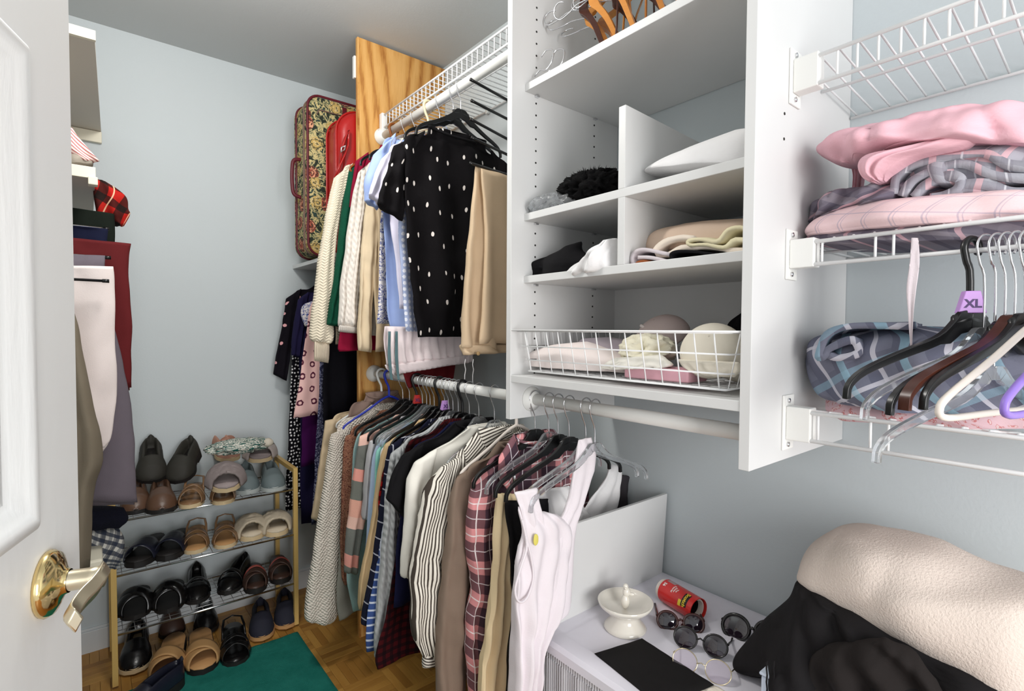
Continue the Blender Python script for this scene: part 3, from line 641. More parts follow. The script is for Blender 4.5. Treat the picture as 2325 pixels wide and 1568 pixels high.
# tanks nearest the cabinet
def tank(label, Y, mat, rows, straps, seed, stain=None, T=.014):
    pl = (RX, Y, 0); t = thing('tank_top', label, 'top', (RX, Y, 1.0))
    MB().psheet(rows, pl, T=T, nu=30, nv=50, fold=(.011, 3.3, seed), nz=(.016, 9), seed=seed).build('body', mat, t)
    for s_ in straps: MB().psheet(s_, pl, T=.008, nu=16, nv=30, fold=(.005, 2.2, seed), nz=(.006, 14), seed=seed+1).build('strap', mat, t)
    return t
tank('cream yellow sleeveless top with curved armhole right of the plaid shirt', .985, M_ytank,
     [((1128, 1120), (1182, 1120), .010), ((1122, 1200), (1176, 1190), .012), ((1116, 1300), (1160, 1300), .014), ((1110, 1360), (1172, 1340), .016), ((1100, 1450), (1166, 1450), .018), ((1086, 1570), (1160, 1570), .018), ((1080, 1640), (1160, 1640), .018)], [], 31)
tank('plain black top hanging as a thin strip beside the cream sleeveless top', .955, M_black,
     [((1150, 1140), (1240, 1130)), ((1158, 1300), (1240, 1300)), ((1146, 1570), (1240, 1570)), ((1142, 1650), (1240, 1650))], [], 32)
Wt = fab(C(232, 224, 228), var=.02)
tk = tank('white ribbed tank top with a small yellow stain, hung askew nearest the dresser', .852, Wt,
     [((1176, 1150), (1262, 1165), .008), ((1184, 1210), (1300, 1195), .012), ((1174, 1270), (1296, 1250), .016), ((1163, 1345), (1285, 1320), .020), ((1168, 1420), (1260, 1400), .024), ((1168, 1480), (1228, 1470), .026), ((1162, 1570), (1216, 1570), .026), ((1158, 1660), (1214, 1660), .026)],
     [[((1170, 1118), (1218, 1106)), ((1180, 1160), (1226, 1160)), ((1188, 1220), (1240, 1230))],
      [((1316, 1000), (1344, 992)), ((1302, 1080), (1352, 1050)), ((1286, 1150), (1330, 1130)), ((1258, 1210), (1312, 1180)), ((1232, 1260), (1302, 1250)), ((1212, 1340), (1296, 1330)), ((1196, 1400), (1284, 1390)), ((1210, 1420), (1240, 1415))]], 33)
MB().blob(tuple(P(1217, 1222, y=.832)), 0.0075, .0022, .013, .35, 60, 3, 14, 10).build('stain', fab(C(226, 214, 110)), tk, label='yellow stain')
MB().tube([tuple(P(px, py, y=yy)) for px, py, yy in catmull([[1186, 1180, .836], [1196, 1240, .834], [1182, 1290, .832], [1170, 1335, .832], [1174, 1360, .831], [1186, 1366, .831], [1200, 1350, .830], [1211, 1310, .830], [1206, 1265, .832], [1194, 1215, .834]], 50)], .0026, 8).build('armhole_seam', Wt, tk)
tk = tank('white tank top with wide straps partly hidden behind the stained tank top', .975, M_white,
     [((1215, 1115), (1300, 1105), .006), ((1212, 1160), (1330, 1150), .012), ((1215, 1250), (1345, 1190), .012), ((1220, 1400), (1330, 1330), .012)],
     [[((1388, 1052), (1412, 1060)), ((1372, 1090), (1408, 1100)), ((1338, 1130), (1396, 1160)), ((1300, 1190), (1350, 1200))]], 34)
tk = tank('dark grey camisole just behind the white straps above the white board', 1.02, fab(C(62, 58, 62)),
     [((1395, 1075), (1465, 1085), .008), ((1385, 1140), (1475, 1140), .01), ((1380, 1260), (1470, 1260), .01)], [], 35)
# ---- hangers on the lower rod ; hook positions read along the rod
def ry(px): 
    p = P(px, 880, x=RX); return p.y
BH = 'black plastic hanger'
hl = [(872, 'tube', 'white plastic hanger hooked first on the lower rod', None, 2.04), (888, 'tube', 'bright blue tubular hanger inside the cream popcorn cardigan', plain('blue_plastic', C(28, 48, 168), .35), 1.965),
      (924, 'black', 'black plastic hanger holding the marled maroon sweater', None, 1.86), (941, 'black', 'black plastic hanger holding the aqua lace blouse', None, 1.81),
      (956, 'blackhook', 'black plastic hanger with thick black hook over the coral sweater', None, 1.745), (964, 'black', 'black plastic hanger holding the light grey cardigan', None, 1.69),
      (971, 'clear', 'clear plastic hanger holding the light blue shirt', None, 1.65), (977, 'clear', 'clear plastic hanger with chrome hook holding the mint top', None, 1.62),
      (986, 'black', 'black hanger holding the white shirt beside mint top', None, 1.59), (998, 'blackhook', 'black hanger with thick hook holding the cream and tan knit', None, 1.555),
      (1008, 'black', 'black hanger with purple size tag on the lower rod', None, 1.515), (1016, 'black', 'black hanger holding the navy windowpane shirt', None, 1.49),
      (1024, 'clear', 'clear hanger holding the grey cable knit sweater', None, 1.455), (1031, 'black', 'black hanger holding the dark wine shirt', None, 1.41),
      (1040, 'blackhook', 'black hanger with thick black hook holding the navy tee', None, 1.385), (1055, 'black', 'black hanger inside the black tee', None, 1.345),
      (1075, 'clear', 'clear hanger holding the white long sleeve top', None, 1.29), (1105, 'clear', 'clear hanger holding the pinstriped shirt', None, 1.20)]
PURT = plain('purple_tag', C(186, 140, 206), .4); REDT = plain('red_tag', C(190, 40, 34), .4)
for px, kd, lb, mt, Y in hl:
    y = ry(px); th = math.atan2(Y-y, -.19)  # slight swing of the hanger toward its garment
    ang = max(-.12, min(.12, (y-Y)/.5))
    hanger(lb, 'black' if kd == 'blackhook' else kd, (RX, (y+Y)/2, ang), RZ, .185, kd == 'blackhook', mt, tagc=(PURT,) if 'purple' in lb else ((REDT,) if 'coral' in lb else None))
hanger('padded white satin hanger holding the taupe brown sweater', 'tube', (RX, 1.135, .0), RZ, .19, False, plain('satin_white', C(225, 215, 205), .4))
for px, kd, lb, Y in ((1213, 'black', 'black hanger holding the pink plaid shirt, first hook under the cabinet', 1.055), (1247, 'clear', 'clear clip hanger holding the cream sleeveless top', 1.0),
                  (1290, 'black', 'black hanger holding the plain black top', .965), (1297, 'black', 'black velvet covered hanger under the cabinet rod', .925),
                  (1325, 'clear', 'clear hanger carrying the stained white tank top', .868), (1342, 'clear', 'nearest clear hanger under the cabinet, reaching over the white board', .838)):
    hanger(lb, kd, (RX, Y, .0), RZ, .205, False, None, clips='clip' in lb)
# ================================================================== UPPER ROD
M_basket = fab(C(240, 228, 204), knit='basket'); M_green = fab(C(22, 84, 62), knit='fuzz'); M_wine = fab(C(140, 20, 52)); M_wcab = fab(C(236, 228, 218), knit='cable')
M_bei2 = fab(C(224, 204, 172)); M_bwfl = floral('blue_white_floral', [(0, C(240, 234, 230)), (.47, C(70, 84, 150)), (.53, C(238, 232, 230)), (.6, C(90, 100, 160))], 34)
M_ltee = fab(C(160, 180, 226)); M_lav = fab(C(226, 222, 240)); M_bpat = dots('blue_small_pattern', C(170, 182, 214), C(232, 234, 244), 50, .30, .1)
M_print = dots('black_print_jersey', C(18, 16, 18), C(226, 218, 212), 12.5, .085, .55, 1.7, .85)
g = G('sweater', 'cream basket weave sweater at the far end of the upper rod', 'sweater', UX, 2.04, M_basket, (778, 378), [(768, 500), (762, 650), (760, 780)], [((756, 405), (800, 370), .02), ((738, 500), (772, 480), .026), ((722, 600), (758, 600), .030), ((712, 690), (758, 690), .032), ((706, 760), (756, 765), .03), ((712, 775), (750, 780), .022)], cuff=.075, cmat=fab(C(230, 214, 190), knit='rib'), seed=41, nz=.004)
G('sweater', 'dark green knit sweater on the upper rod next to the cream basket weave', 'sweater', UX, 1.99, M_green, (806, 372), [(790, 500), (775, 650), (768, 735)], [((792, 385), (815, 362)), ((778, 470), (805, 470)), ((764, 600), (790, 600)), ((748, 700), (775, 700)), ((744, 738), (772, 742))], seed=42)
G('sweater', 'wine red sweater between green and white cable knits on upper rod', 'sweater', UX, 1.95, M_wine, (822, 350), [(805, 420), (800, 600), (768, 770), (768, 797)], [((808, 365), (836, 345)), ((800, 420), (820, 420)), ((795, 470), (810, 470))], seed=43)
G('sweater', 'white cable knit sweater hanging on the upper rod', 'sweater', UX, 1.90, M_wcab, (832, 372), [(832, 500), (828, 620), (822, 762)], [((812, 392), (846, 365), .018), ((800, 460), (840, 455), .024), ((784, 560), (828, 560), .026), ((773, 650), (820, 650), .026), ((768, 740), (816, 745), .026)], cuff=.02, seed=44, nz=.004, cmat=fab(C(236, 228, 218), knit='rib'))
G('sweater', 'beige fine knit sweater in front of the white cable knit', 'sweater', UX, 1.84, M_bei2, (845, 400), [(845, 560), (850, 700), (855, 795)], [((836, 440), (862, 400)), ((826, 520), (858, 520)), ((820, 620), (852, 620)), ((816, 700), (846, 700)), ((812, 795), (846, 800))], seed=45)
G('cardigan', 'pale tan cardigan next to the blue floral blouse on upper rod', 'cardigan', UX, 1.79, fab(C(210, 188, 156)), (860, 420), [(858, 560), (856, 700), (850, 798)], None, seed=46)
G('blouse', 'blue and white floral blouse left of the light blue tee', 'blouse', UX, 1.74, M_bwfl, (872, 440), [(862, 520), (858, 640), (854, 735)], None, seed=47, nz=.008)
G('shirt', 'plain light blue tee with wide short sleeve on the upper rod', 'tee', UX, 1.66, M_ltee, (868, 318), [(868, 480), (876, 600), (880, 700), (893, 762)], [((846, 352), (900, 300), .018), ((830, 410), (884, 400), .022), ((832, 455), (862, 475), .02)], seed=48, fold=(.012, 3))
G('shirt', 'pale lavender white tee tucked between light blue and black print tees', 'tee', UX, 1.60, M_lav, (885, 330), [(886, 480), (900, 600), (906, 700)], [((868, 360), (915, 315), .016), ((846, 410), (890, 400), .02), ((838, 440), (866, 466), .018)], seed=49)
G('blouse', 'blue patterned top with white trim beside the black print tee', 'blouse', UX, 1.56, M_bpat, (905, 360), [(902, 500), (908, 620), (920, 752)], None, seed=50)
G('tee', 'black tee with small white leaf print, nearest on the upper rod', 'tee', UX, 1.50, M_print, (918, 305), [(914, 400), (918, 480), (924, 560), (932, 660), (948, 765)], [((896, 330), (960, 300), .018), ((876, 400), (926, 390), .022), ((862, 462), (916, 500), .022)], seed=51, neckw=.115, fold=(.010, 2.2), nz=.012, collar=M_black)
uh = [(946, 'tube', 'wooden brown hanger on the far part of the upper rod', WOODH, 1.98), (985, 'black', 'black hanger holding the white cable knit sweater', None, 1.88), (1000, 'black', 'black hanger holding the beige knit on the upper rod', None, 1.80),
      (1030, 'tube', 'cream plastic hanger on the upper rod', plain('cream_plastic', C(228, 218, 180), .4), 1.70), (1045, 'clear', 'clear hanger holding the light blue tee', None, 1.62), (1060, 'black', 'black hanger just above the black print tee', None, 1.53)]
for px, kd, lb, mt, Y in uh: hanger(lb, kd, (UX, Y, 0), UZ, .185, False, mt, drop=.0)
hanger('large black plastic hanger inside the neckline of the black print tee', 'black', (UX, 1.485, 0), UZ, .17, False, None, drop=-.005)
# khaki pants on tiered hanger
kp = (.905, 1.27, R(8))
kt = thing('trousers', 'khaki chino trousers hung by the cuff beside the black print tee', 'trousers', (.95, 1.27, 1.7))
M_khaki = fab(C(202, 178, 148), var=.03)
MB().psheet([((1078, 376), (1160, 400), .012), ((1068, 480), (1160, 480), .02), ((1055, 620), (1160, 620), .026), ((1046, 740), (1160, 740), .028), ((1043, 790), (1160, 800), .026)], kp, nu=30, nv=40, fold=(.014, 2.3, 1.0), nz=(.004, 6), seed=61).build('leg', M_khaki, kt)
MB().psheet([((1092, 382), (1170, 404), .010), ((1100, 520), (1175, 520), .016), ((1092, 660), (1175, 660), .018), ((1082, 780), (1175, 780), .018)], (kp[0]-.012, kp[1]-.034, kp[2]), nu=24, nv=30, fold=(.010, 1.6, 2.4), nz=(.004, 6), seed=62).build('leg', M_khaki, kt)
MB().psheet([((1044, 782), (1165, 776), .030), ((1046, 806), (1165, 800), .030)], kp, nu=30, nv=8, fold=(.014, 2.3, 1.0), nz=(.003, 6), seed=61).build('waistband', M_khaki, kt)
MB().lathe([(.006, 0), (.006, -.003), (.001, -.004)], tuple(P(1085, 802, y=1.235)), 12, 'y').build('button', fab(C(170, 140, 100)), kt)
tr = thing('trouser_hanger', 'tiered black trouser hanger with five bars between black tee and cabinet', 'hanger', (.95, 1.262, 2.0))
for (xa, ya_, xb, yb_) in ((1068, 180, 1175, 240), (1070, 228, 1175, 282), (1068, 270, 1175, 328), (1070, 312, 1175, 362), (1066, 370, 1175, 404)):
    p, q = P(xa, ya_, y=1.262), P(xb, yb_, y=1.262)
    MB().tube([p, p.lerp(q, .06), q], .0042, 10, rr=[.0052, .0042, .0042]).build('bar', BLACKP, tr)
q0, q1 = P(1176, 160, y=1.262), P(1176, 420, y=1.262)
MB().tube([q0, q1], .005, 8).build('post', BLACKP, tr)
# shorts + ribbons + strings under the upper garments
sk = thing('shorts', 'pale pink shorts with gathered waistband hanging below the light blue tee', 'shorts', (UX, 1.63, 1.3))
M_pw = fab(C(236, 222, 222), var=.03)
MB().psheet([((872, 740), (1075, 745), .014), ((868, 780), (1075, 780), .016), ((874, 830), (1072, 805), .018)], (UX, 1.63, 0), nu=50, nv=22, fold=(.010, 11, 1.0), nz=(.012, 14), seed=63).build('body', M_pw, sk)
MB().psheet([((874, 828), (1072, 800), .019), ((878, 838), (1072, 812), .019), ((892, 850), (1070, 822), .017)], (UX, 1.63, 0), nu=50, nv=8, fold=(.006, 16, 1.0), nz=(.004, 14), seed=64).build('waistband', M_pw, sk)
tag(MB().psheet([((905, 790), (1035, 790)), ((915, 850), (1030, 845)), ((925, 880), (1026, 866))], (UX, 1.74, 0), T=.012, nu=24, nv=20, fold=(.006, 4, 0), seed=66).build('skirt', fab(C(96, 24, 28))), 'dark red skirt hem showing behind the pale pink shorts above the lower rod', 'skirt')
for px, nm in ((884, 'left'), (900, 'right')):
    tag(MB().psheet([((px-3, 752), (px+3, 752), .001), ((px-4, 810), (px+3, 810), .001), ((px+1, 856), (px+7, 858), .001), ((px+3, 862), (px+10, 862), .001)], (UX, 1.60, 0), nu=4, nv=20, fold=(.002, 1, 0)).build('ribbon', fab(C(96, 124, 128))), f'grey teal ribbon hanging over the lower rod, {nm} one of the pair', 'ribbon')
for px in (1056, 1074):
    tag(MB().tube([tuple(P(px+random.Random(k).uniform(-1.5, 1.5), 815+k*12, y=1.42)) for k in range(7)], .0014, 6).build('drawstring', M_white), 'white drawstring hanging below the %s over the grey wall' % ('black tee hem, left of the two' if px == 1056 else 'khaki cuff, right of the two'), 'string')
# ================================================================== NICHE : dresses + cases behind the oak board
NX, NZ_ = .955, 1.60
nr = thing('dress_rod', 'white rod behind the oak board that carries the dresses', 'rod', (NX, 2.3, NZ_))
MB().tube([(NX, OY+.01, NZ_), (NX, BY-.001, NZ_)], .0145, 16).build('pole', WHITEP, nr)
M_bfl = dots('black_floral', C(20, 17, 24), C(226, 168, 172), 24, .20, .9, keep=.4); M_pink = dots('pink_bicycle_print', C(240, 196, 190), C(92, 40, 60), 17, .24, .35, ring=.12)
M_polka = dots('polka_black', C(16, 15, 20), C(230, 228, 228), 60, .26, .5); M_navd = fab(C(34, 30, 64)); M_purp = fab(C(66, 14, 74)); M_bfl2 = floral('slate_floral', [(0, C(44, 46, 74)), (.5, C(148, 150, 176)), (.58, C(52, 52, 82))], 40)
G('dress', 'black floral dress with white blossoms hanging nearest the back wall', 'dress', NX, 2.60, M_bfl, (668, 662), [(664, 760), (662, 860), (660, 960)], [((648, 678), (684, 655), .018), ((642, 730), (668, 730), .02), ((630, 800), (660, 800), .02), ((622, 850), (652, 865), .02)], seed=71)
G('dress', 'black dress with dense white polka dots reaching low beside the shoe rack', 'dress', NX, 2.56, M_polka, (672, 690), [(664, 800), (656, 930), (650, 1060), (648, 1160)], None, seed=72)
G('dress', 'navy blue dress with sleeve between floral and pink dresses', 'dress', NX, 2.51, M_navd, (690, 668), [(684, 760), (680, 830), (684, 1190)], [((676, 680), (700, 662)), ((668, 740), (690, 740)), ((662, 806), (684, 812))], seed=73)
G('blouse', 'small blue and white print blouse tucked beside the pink dress', 'blouse', NX, 2.47, M_bwfl, (690, 685), [(684, 712), (692, 740)], None, seed=74)
G('dress', 'dark purple dress showing below the pink bicycle print dress', 'dress', NX, 2.43, M_purp, (712, 720), [(692, 840), (684, 950), (682, 1058)], None, seed=75)
G('dress', 'pink nightdress printed with small bicycles hanging left of the black coat', 'dress', NX, 2.37, M_pink, (706, 680), [(692, 760), (680, 850), (664, 948)], None, seed=76, fold=(.012, 2))
G('dress', 'slate blue floral dress low between purple dress and oak board', 'dress', NX, 2.31, M_bfl2, (728, 740), [(722, 900), (714, 1050), (706, 1190)], None, seed=77)
G('coat', 'long black coat hanging beside the oak board under the sweaters', 'coat', NX, 2.24, fab(C(17, 16, 22)), (742, 730), [(734, 800), (730, 900), (734, 1000)], None, seed=78, fold=(.012, 3))
for k, (Y, lb) in enumerate(((2.60, 'thin chrome hook hanger holding the black floral dress'), (2.51, 'thin chrome hook hanger holding the navy dress'), (2.37, 'thin chrome hook hanger holding the pink bicycle dress'), (2.24, 'thin chrome hook hanger holding the long black coat'))):
    hanger(lb, 'black', (NX, Y, 0), NZ_, .17, bar=False, rod_r=.0145)
# shelf that carries the cases
tag(MB().box(.79, WX-.002, OY+.012, BY-.002, 1.615, 1.632).build('case_shelf', MEL, None, False, .001), 'white shelf behind the oak board holding two suitcases', 'shelf')
def tapestry():
    t = NT('tapestry', .9, 0, .15); u = t.uv(); d = t.vor(u, 12, rnd=.7); nn = t.noise(u, 42, 3, .6, .8); cc = t.sep(t.vor(u, 12, rnd=.7, out='Color'))
    petal = t.mth('FRACT', t.mth('ADD', t.mth('MULTIPLY', d, 4), t.mth('MULTIPLY', nn, 3.2)))
    red = t.ramp(petal, [(0, C(150, 74, 62)), (.35, C(212, 158, 124)), (.6, C(120, 60, 52)), (.8, C(60, 60, 50))], True)
    grn = t.ramp(nn, [(0, C(46, 52, 44)), (.45, C(120, 124, 92)), (.5, C(196, 180, 128)), (.58, C(54, 70, 64))], True)
    t.color(t.mix(t.mth('LESS_THAN', d, .36), grn, t.mix(t.mth('GREATER_THAN', cc[0], .6), red, t.ramp(petal, [(0, C(188, 160, 96)), (.5, C(90, 84, 60)), (.8, C(210, 190, 140))], True))))
    t.bump(nn, .001, .6); return t.m
TAP = tapestry(); BURG = plain('burgundy_trim', C(92, 22, 34), .45); 
def rrect(x0, x1, z0, z1, r, n=6):
    out = []
    for cx_, cz_, a0 in ((x1-r, z1-r, 0), (x0+r, z1-r, 90), (x0+r, z0+r, 180), (x1-r, z0+r, 270)):
        for i in range(n+1): an = R(a0+90*i/n); out.append((cx_+r*math.cos(an), cz_+r*math.sin(an)))
    return out
sx0, sx1, sz0, sz1, sy0, sy1 = .752, 1.10, 1.645, 2.34, 2.33, 2.53
st = thing('suitcase', 'floral tapestry suitcase with burgundy piping standing on end', 'suitcase', ((sx0+sx1)/2, 2.43, sz0))
def shell(mb, x0, x1, z0, z1, ya, yb, r, rad=.012):
    prof = [(rad, 0), (rad*.3, rad*.3), (0, rad)]; rings = []
    ys = [(ya, rad), (ya+rad*.3, rad*.3), (ya+rad, 0), (yb-rad, 0), (yb-rad*.3, rad*.3), (yb, rad)]
    for y, ins in ys: rings.append([(x, y, z) for x, z in rrect(x0+ins, x1-ins, z0+ins, z1-ins, max(r-ins, .005))])
    k = len(rings[0]); vs = [v for r_ in rings for v in r_]
    fs = [(i*k+j, i*k+(j+1) % k, (i+1)*k+(j+1) % k, (i+1)*k+j) for i in range(5) for j in range(k)]+[tuple(range(k)), tuple(range(5*k, 6*k))[::-1]]
    return mb.add(vs, fs, [(v[0]+v[1]*.9, v[2]) for v in vs])
shell(MB(), sx0, sx1, sz0, sz1, sy0, sy1, .055).build('shell', TAP, st, 'auto')
for y in (sy0, sy1-.045, ): MB().tube([(x, y, z) for x, z in rrect(sx0-.001, sx1+.001, sz0-.001, sz1+.001, .055, 8)], .0055, 8, True).build('piping', BURG, st)
for y in (2.372, 2.384): MB().tube([(x, y, z) for x, z in rrect(sx0-.002, sx1+.002, sz0-.002, sz1+.002, .055, 8)], .0025, 6, True).build('zip', plain('zip_tape', C(120, 96, 84), .6), st)
MB().box(.905, .925, sy0-.004, sy0+.004, sz0+.02, sz1-.02).build('strap', BURG, st, False, .001)
MB().tube([(.745-a, 2.43, z) for a, z in catmull([[-.008, 2.08], [.022, 2.07], [.030, 2.03], [.030, 1.96], [.022, 1.92], [-.008, 1.91]], 24)], .007, 8, flat=1.2).build('handle', BURG, st)
# pocket flap outline
MB().tube([(.79, sy0-.003, 2.26), (.80, sy0-.003, 2.28), (.90, sy0-.003, 2.28)], .003, 6).build('zip', bpy.data.materials['zip_tape'], st)
REDL = NT('red_leather', .28, 0, .5); REDL.color(C(166, 24, 22)); REDL.bump(REDL.noise(REDL.uv(), 30, 3), .002, .5); REDL = REDL.m
rb = thing('travel_bag', 'red glossy leather bag squeezed between suitcase and oak board', 'bag', (1.0, 2.2, 1.64))
shell(MB(), .815, 1.22, 1.634, 2.24, 2.125, 2.30, .10, .03).build('shell', REDL, rb)
for y in (2.16, 2.27): MB().tube([(x, y, z) for x, z in rrect(.812, 1.223, 1.631, 2.243, .10, 8)], .004, 8, True).build('piping', REDL, rb)
MB().tube([tuple(P(px, py, y=2.11)) for px, py in ((772, 372), (775, 340), (784, 312), (792, 296), (790, 330), (782, 352), (770, 378), (758, 405))], .010, 8, flat=.4, rr=[.008, .011, .012, .010, .010, .011, .011, .008]).build('handle', REDL, rb)
MB().tube([tuple(P(px, py, y=2.095)) for px, py in ((775, 335), (784, 330), (782, 340), (774, 345))], .003, 6, True).build('buckle', CHROME, rb)
# ================================================================== CABINET CONTENTS
def cloth(name, label, cat, mat, rows, pl, T=.04, part=None, group=None, **k):
    k.setdefault('nu', 26); k.setdefault('nv', 26)
    o = MB().psheet(rows, pl, T=T, **k).build(name, mat)
    return tag(o, label, cat, group)
def xp(x): return (x, .3, R(-90))
# wooden hangers heaped on the top shelf
WOODD = woodm('hanger_dark_wood', C(84, 44, 30), C(60, 28, 20), C(50, 24, 16), 1, .3)
WOODL = woodm('hanger_honey_wood', C(226, 160, 78), C(196, 122, 48), C(170, 100, 40), 1, .25)
wh0 = hanger('x', 'wood', (0, 0, 0), 0, .185, matb=WOODH, bar=True)
spots = [(66, 30, 1.0, 1.06, .0, WOODL, 'honey wooden hanger lying lowest with its hook toward the left side panel'),
         (80, 20, .985, 1.06, .0, WOODD, 'dark brown wooden hanger whose arm curves up over the front of the heap'),
         (52, 24, 1.04, 1.03, .01, WOODL, 'honey coloured wooden hanger fanned out behind the dark front one'),
         (104, 14, .98, 1.0, .0, WOODH, 'reddish wooden hanger standing steep near the shelf front edge'),
         (72, 38, 1.02, .97, .02, WOODD, 'dark wooden hanger leaning across the middle of the top shelf'),
         (88, 8, 1.0, .95, .01, WOODL, 'honey wooden hanger in the near half of the heap on the top shelf'),
         (60, 30, 1.04, .90, .03, WOODD, 'dark brown wooden hanger uppermost on the top shelf heap'),
         (78, 10, 1.0, .86, .0, WOODH, 'reddish wooden hanger at the near end of the top shelf heap')]
for q, (th_, yw, x_, y_, st_, mt_, lb) in enumerate(spots):
    o = wh0 if q == 0 else copy_tree(wh0)
    X_ = Vector((math.cos(R(th_)), 0, math.sin(R(th_)))); Z_ = Vector((0, 1, 0)); Y_ = Z_.cross(X_)
    M_ = Matrix.Rotation(R(yw), 3, 'Z') @ Matrix((X_, Y_, Z_)).transposed()
    vv = [M_ @ Vector(v.co) for ch in wh0.children for v in ch.data.vertices]; mz = min(v.z for v in vv); mx = (min(v.x for v in vv), max(v.x for v in vv)); my = max(v.y for v in vv)
    x_ = min(max(x_, .922-mx[0]), 1.292-mx[1]); y_ = min(y_, 1.066-my)
    o.location = (x_, y_, 1.977-mz+st_); o.rotation_euler = M_.to_euler(); o['label'] = lb; o['category'] = 'hanger'; o.name = 'wooden_hanger'; o['group'] = 'wooden hangers heaped on the top cabinet shelf'
    for ch in o.children:
        if ch.name.startswith(('arm', 'bar')) and mt_ is not WOODH:
            ch.data = ch.data.copy(); ch.data.materials[0] = mt_
for k in range(2):
    z = 1.985
    hk = [(0, 0), (.02, .01), (.045, 0), (.062, .018), (.058, .048), (.03, .062), (.012, .05)]
    tag(MB().tube([(.935+.02*k+zz_*.25, 1.055-yy-.02*k, z+.012+zz_*1.0) for yy, zz_ in catmull([list(p) for p in hk], 24)], .0017, 6).build('wire_hook', CHROME), ('bare chrome hook sticking up at the left end of the top shelf', 'second bare chrome hook just behind the first, left end of the top shelf')[k], 'hook')
# second shelf
bo = MB(); BC = P(1342, 420, x=.99); bo.blob(tuple(BC-Vector((0, 0, .006))), .050, .082, .032, .5, 60, 4, 70, 46, ridge=True, flatb=BC.z-1.634); 
boa = bo.build('feather_boa', fab(C(14, 13, 14), knit='fuzz')); tag(boa, 'fluffy black feather boa heaped on the shelf left of the white divider', 'scarf')
fr = MB(); rnd = random.Random(5)
for k in range(420):
    a = rnd.uniform(0, 6.283); e_ = rnd.uniform(.1, 1.45); d = Vector((math.cos(a)*math.cos(e_), math.sin(a)*math.cos(e_), math.sin(e_))); b0 = BC+Vector((d.x*.050, d.y*.078, d.z*.030-.006))
    t_ = Vector((rnd.uniform(-1, 1), rnd.uniform(-1, 1), rnd.uniform(-.5, .8)))*.008; w_ = Vector((rnd.uniform(-1, 1), rnd.uniform(-1, 1), rnd.uniform(-1, 1)))*.0022
    fr.add([b0-w_, b0+w_, b0+d*.016+t_], [(0, 1, 2)])
o = fr.build('feathers', plain('black_feather', C(24, 24, 24), .8), boa, False); o['kind'] = 'stuff'
PLB = NT('clear_film', .12, 0, .6, Transmission_Weight=.85, IOR=1.2).color(C(240, 242, 244)).m
tag(MB().blob((.962, P(1252, 458, x=.96).y, 1.650), .040, .066, .022, .6, 34, 8, 60, 36, ridge=True, flatb=.017).build('plastic_bag', PLB), 'crumpled clear plastic bag on the shelf left of the black boa', 'bag')
cloth('folded_cloth', 'smooth white folded cloth rising to the right on the upper right shelf', 'cloth', M_white,
      [((1680, 303), (1735, 292), .03), ((1600, 340), (1735, 318), .06), ((1530, 370), (1735, 345), .08), ((1488, 393), (1735, 368), .09), ((1486, 402), (1735, 386), .09)], xp(1.03), nz=(.006, 6), fold=(.004, 1, 0))
# third shelf left
cloth('folded_garment', 'black folded garment lying on the lower left compartment shelf', 'clothes', M_black, [((1235, 590), (1320, 548), .02), ((1222, 598), (1322, 570), .04), ((1204, 606), (1350, 592), .05), ((1198, 622), (1350, 608), .05), ((1200, 629), (1345, 618), .05)], xp(.985), nz=(.014, 10), fold=(.006, 1.5, 0), e=.9)
M_blk2 = fab(C(20, 19, 22))
tag(MB().ribbon([PL(px, py, xp(.945)) for px, py in ((1345, 592), (1290, 604), (1225, 606), (1203, 612), (1200, 622), (1225, 627), (1290, 622), (1335, 612))], xp(.945), .20, .005, nz=(.006, 12), seed=3).build('folded_garment', M_blk2), 'thin black folded knit with visible edge layers in front of the black garment', 'clothes')
cloth('folded_cloth', 'white crumpled cloth spilling over the shelf edge left of the lower divider', 'cloth', M_white, [((1385, 545), (1398, 540), .02), ((1352, 575), (1398, 565), .04), ((1320, 600), (1398, 590), .05), ((1302, 620), (1398, 615), .05), ((1298, 634), (1380, 618), .03)], xp(.95), nz=(.016, 14), fold=(.008, 3, 0))
# third shelf right
cloth('folded_cloth', 'nude beige folded satin stacked under the cream cloth, right compartment', 'cloth', fab(C(214, 190, 170), var=.02), [((1560, 508), (1740, 496), .03), ((1500, 530), (1740, 515), .07), ((1484, 556), (1740, 540), .08), ((1490, 580), (1740, 566), .08)], xp(1.05), nz=(.010, 8), fold=(.004, 2, 1))
tag(MB().ribbon([PL(px, py, xp(.935)) for px, py in ((1725, 545), (1690, 520), (1655, 522), (1628, 546), (1590, 540), (1562, 548), (1566, 558), (1600, 552), (1640, 560), (1668, 545), (1725, 556))], xp(.935), .24, .004, nz=(.006, 14), seed=6).build('folded_cloth', fab(C(232, 222, 186), var=.02)), 'cream yellow cloth folded in loops on top of the nude satin', 'cloth')
tag(MB().ribbon([PL(px, py, xp(.94)) for px, py in ((1725, 575), (1660, 562), (1600, 566), (1550, 562), (1500, 575), (1488, 566), (1510, 548), (1580, 540))], xp(.94), .22, .005, nz=(.010, 18), seed=7).build('folded_cloth', fab(C(236, 222, 206), var=.02)), 'off white wrinkled cloth loop lying left of the cream folds', 'cloth')
tag(MB().ribbon([PL(px, py, xp(.925)) for px, py in ((1725, 566), (1640, 580), (1560, 570), (1530, 574), (1528, 588), (1560, 592), (1640, 588), (1725, 576))], xp(.925), .24, .003, nz=(.004, 14), seed=8).build('folded_cloth', M_blk2), 'black lace trimmed cloth folded at the bottom of the right compartment stack', 'cloth')
ro = thing('fabric_roll', 'pale lilac rolled cloth with brown core at left of the right compartment', 'roll', tuple(P(1470, 600, x=.93)))
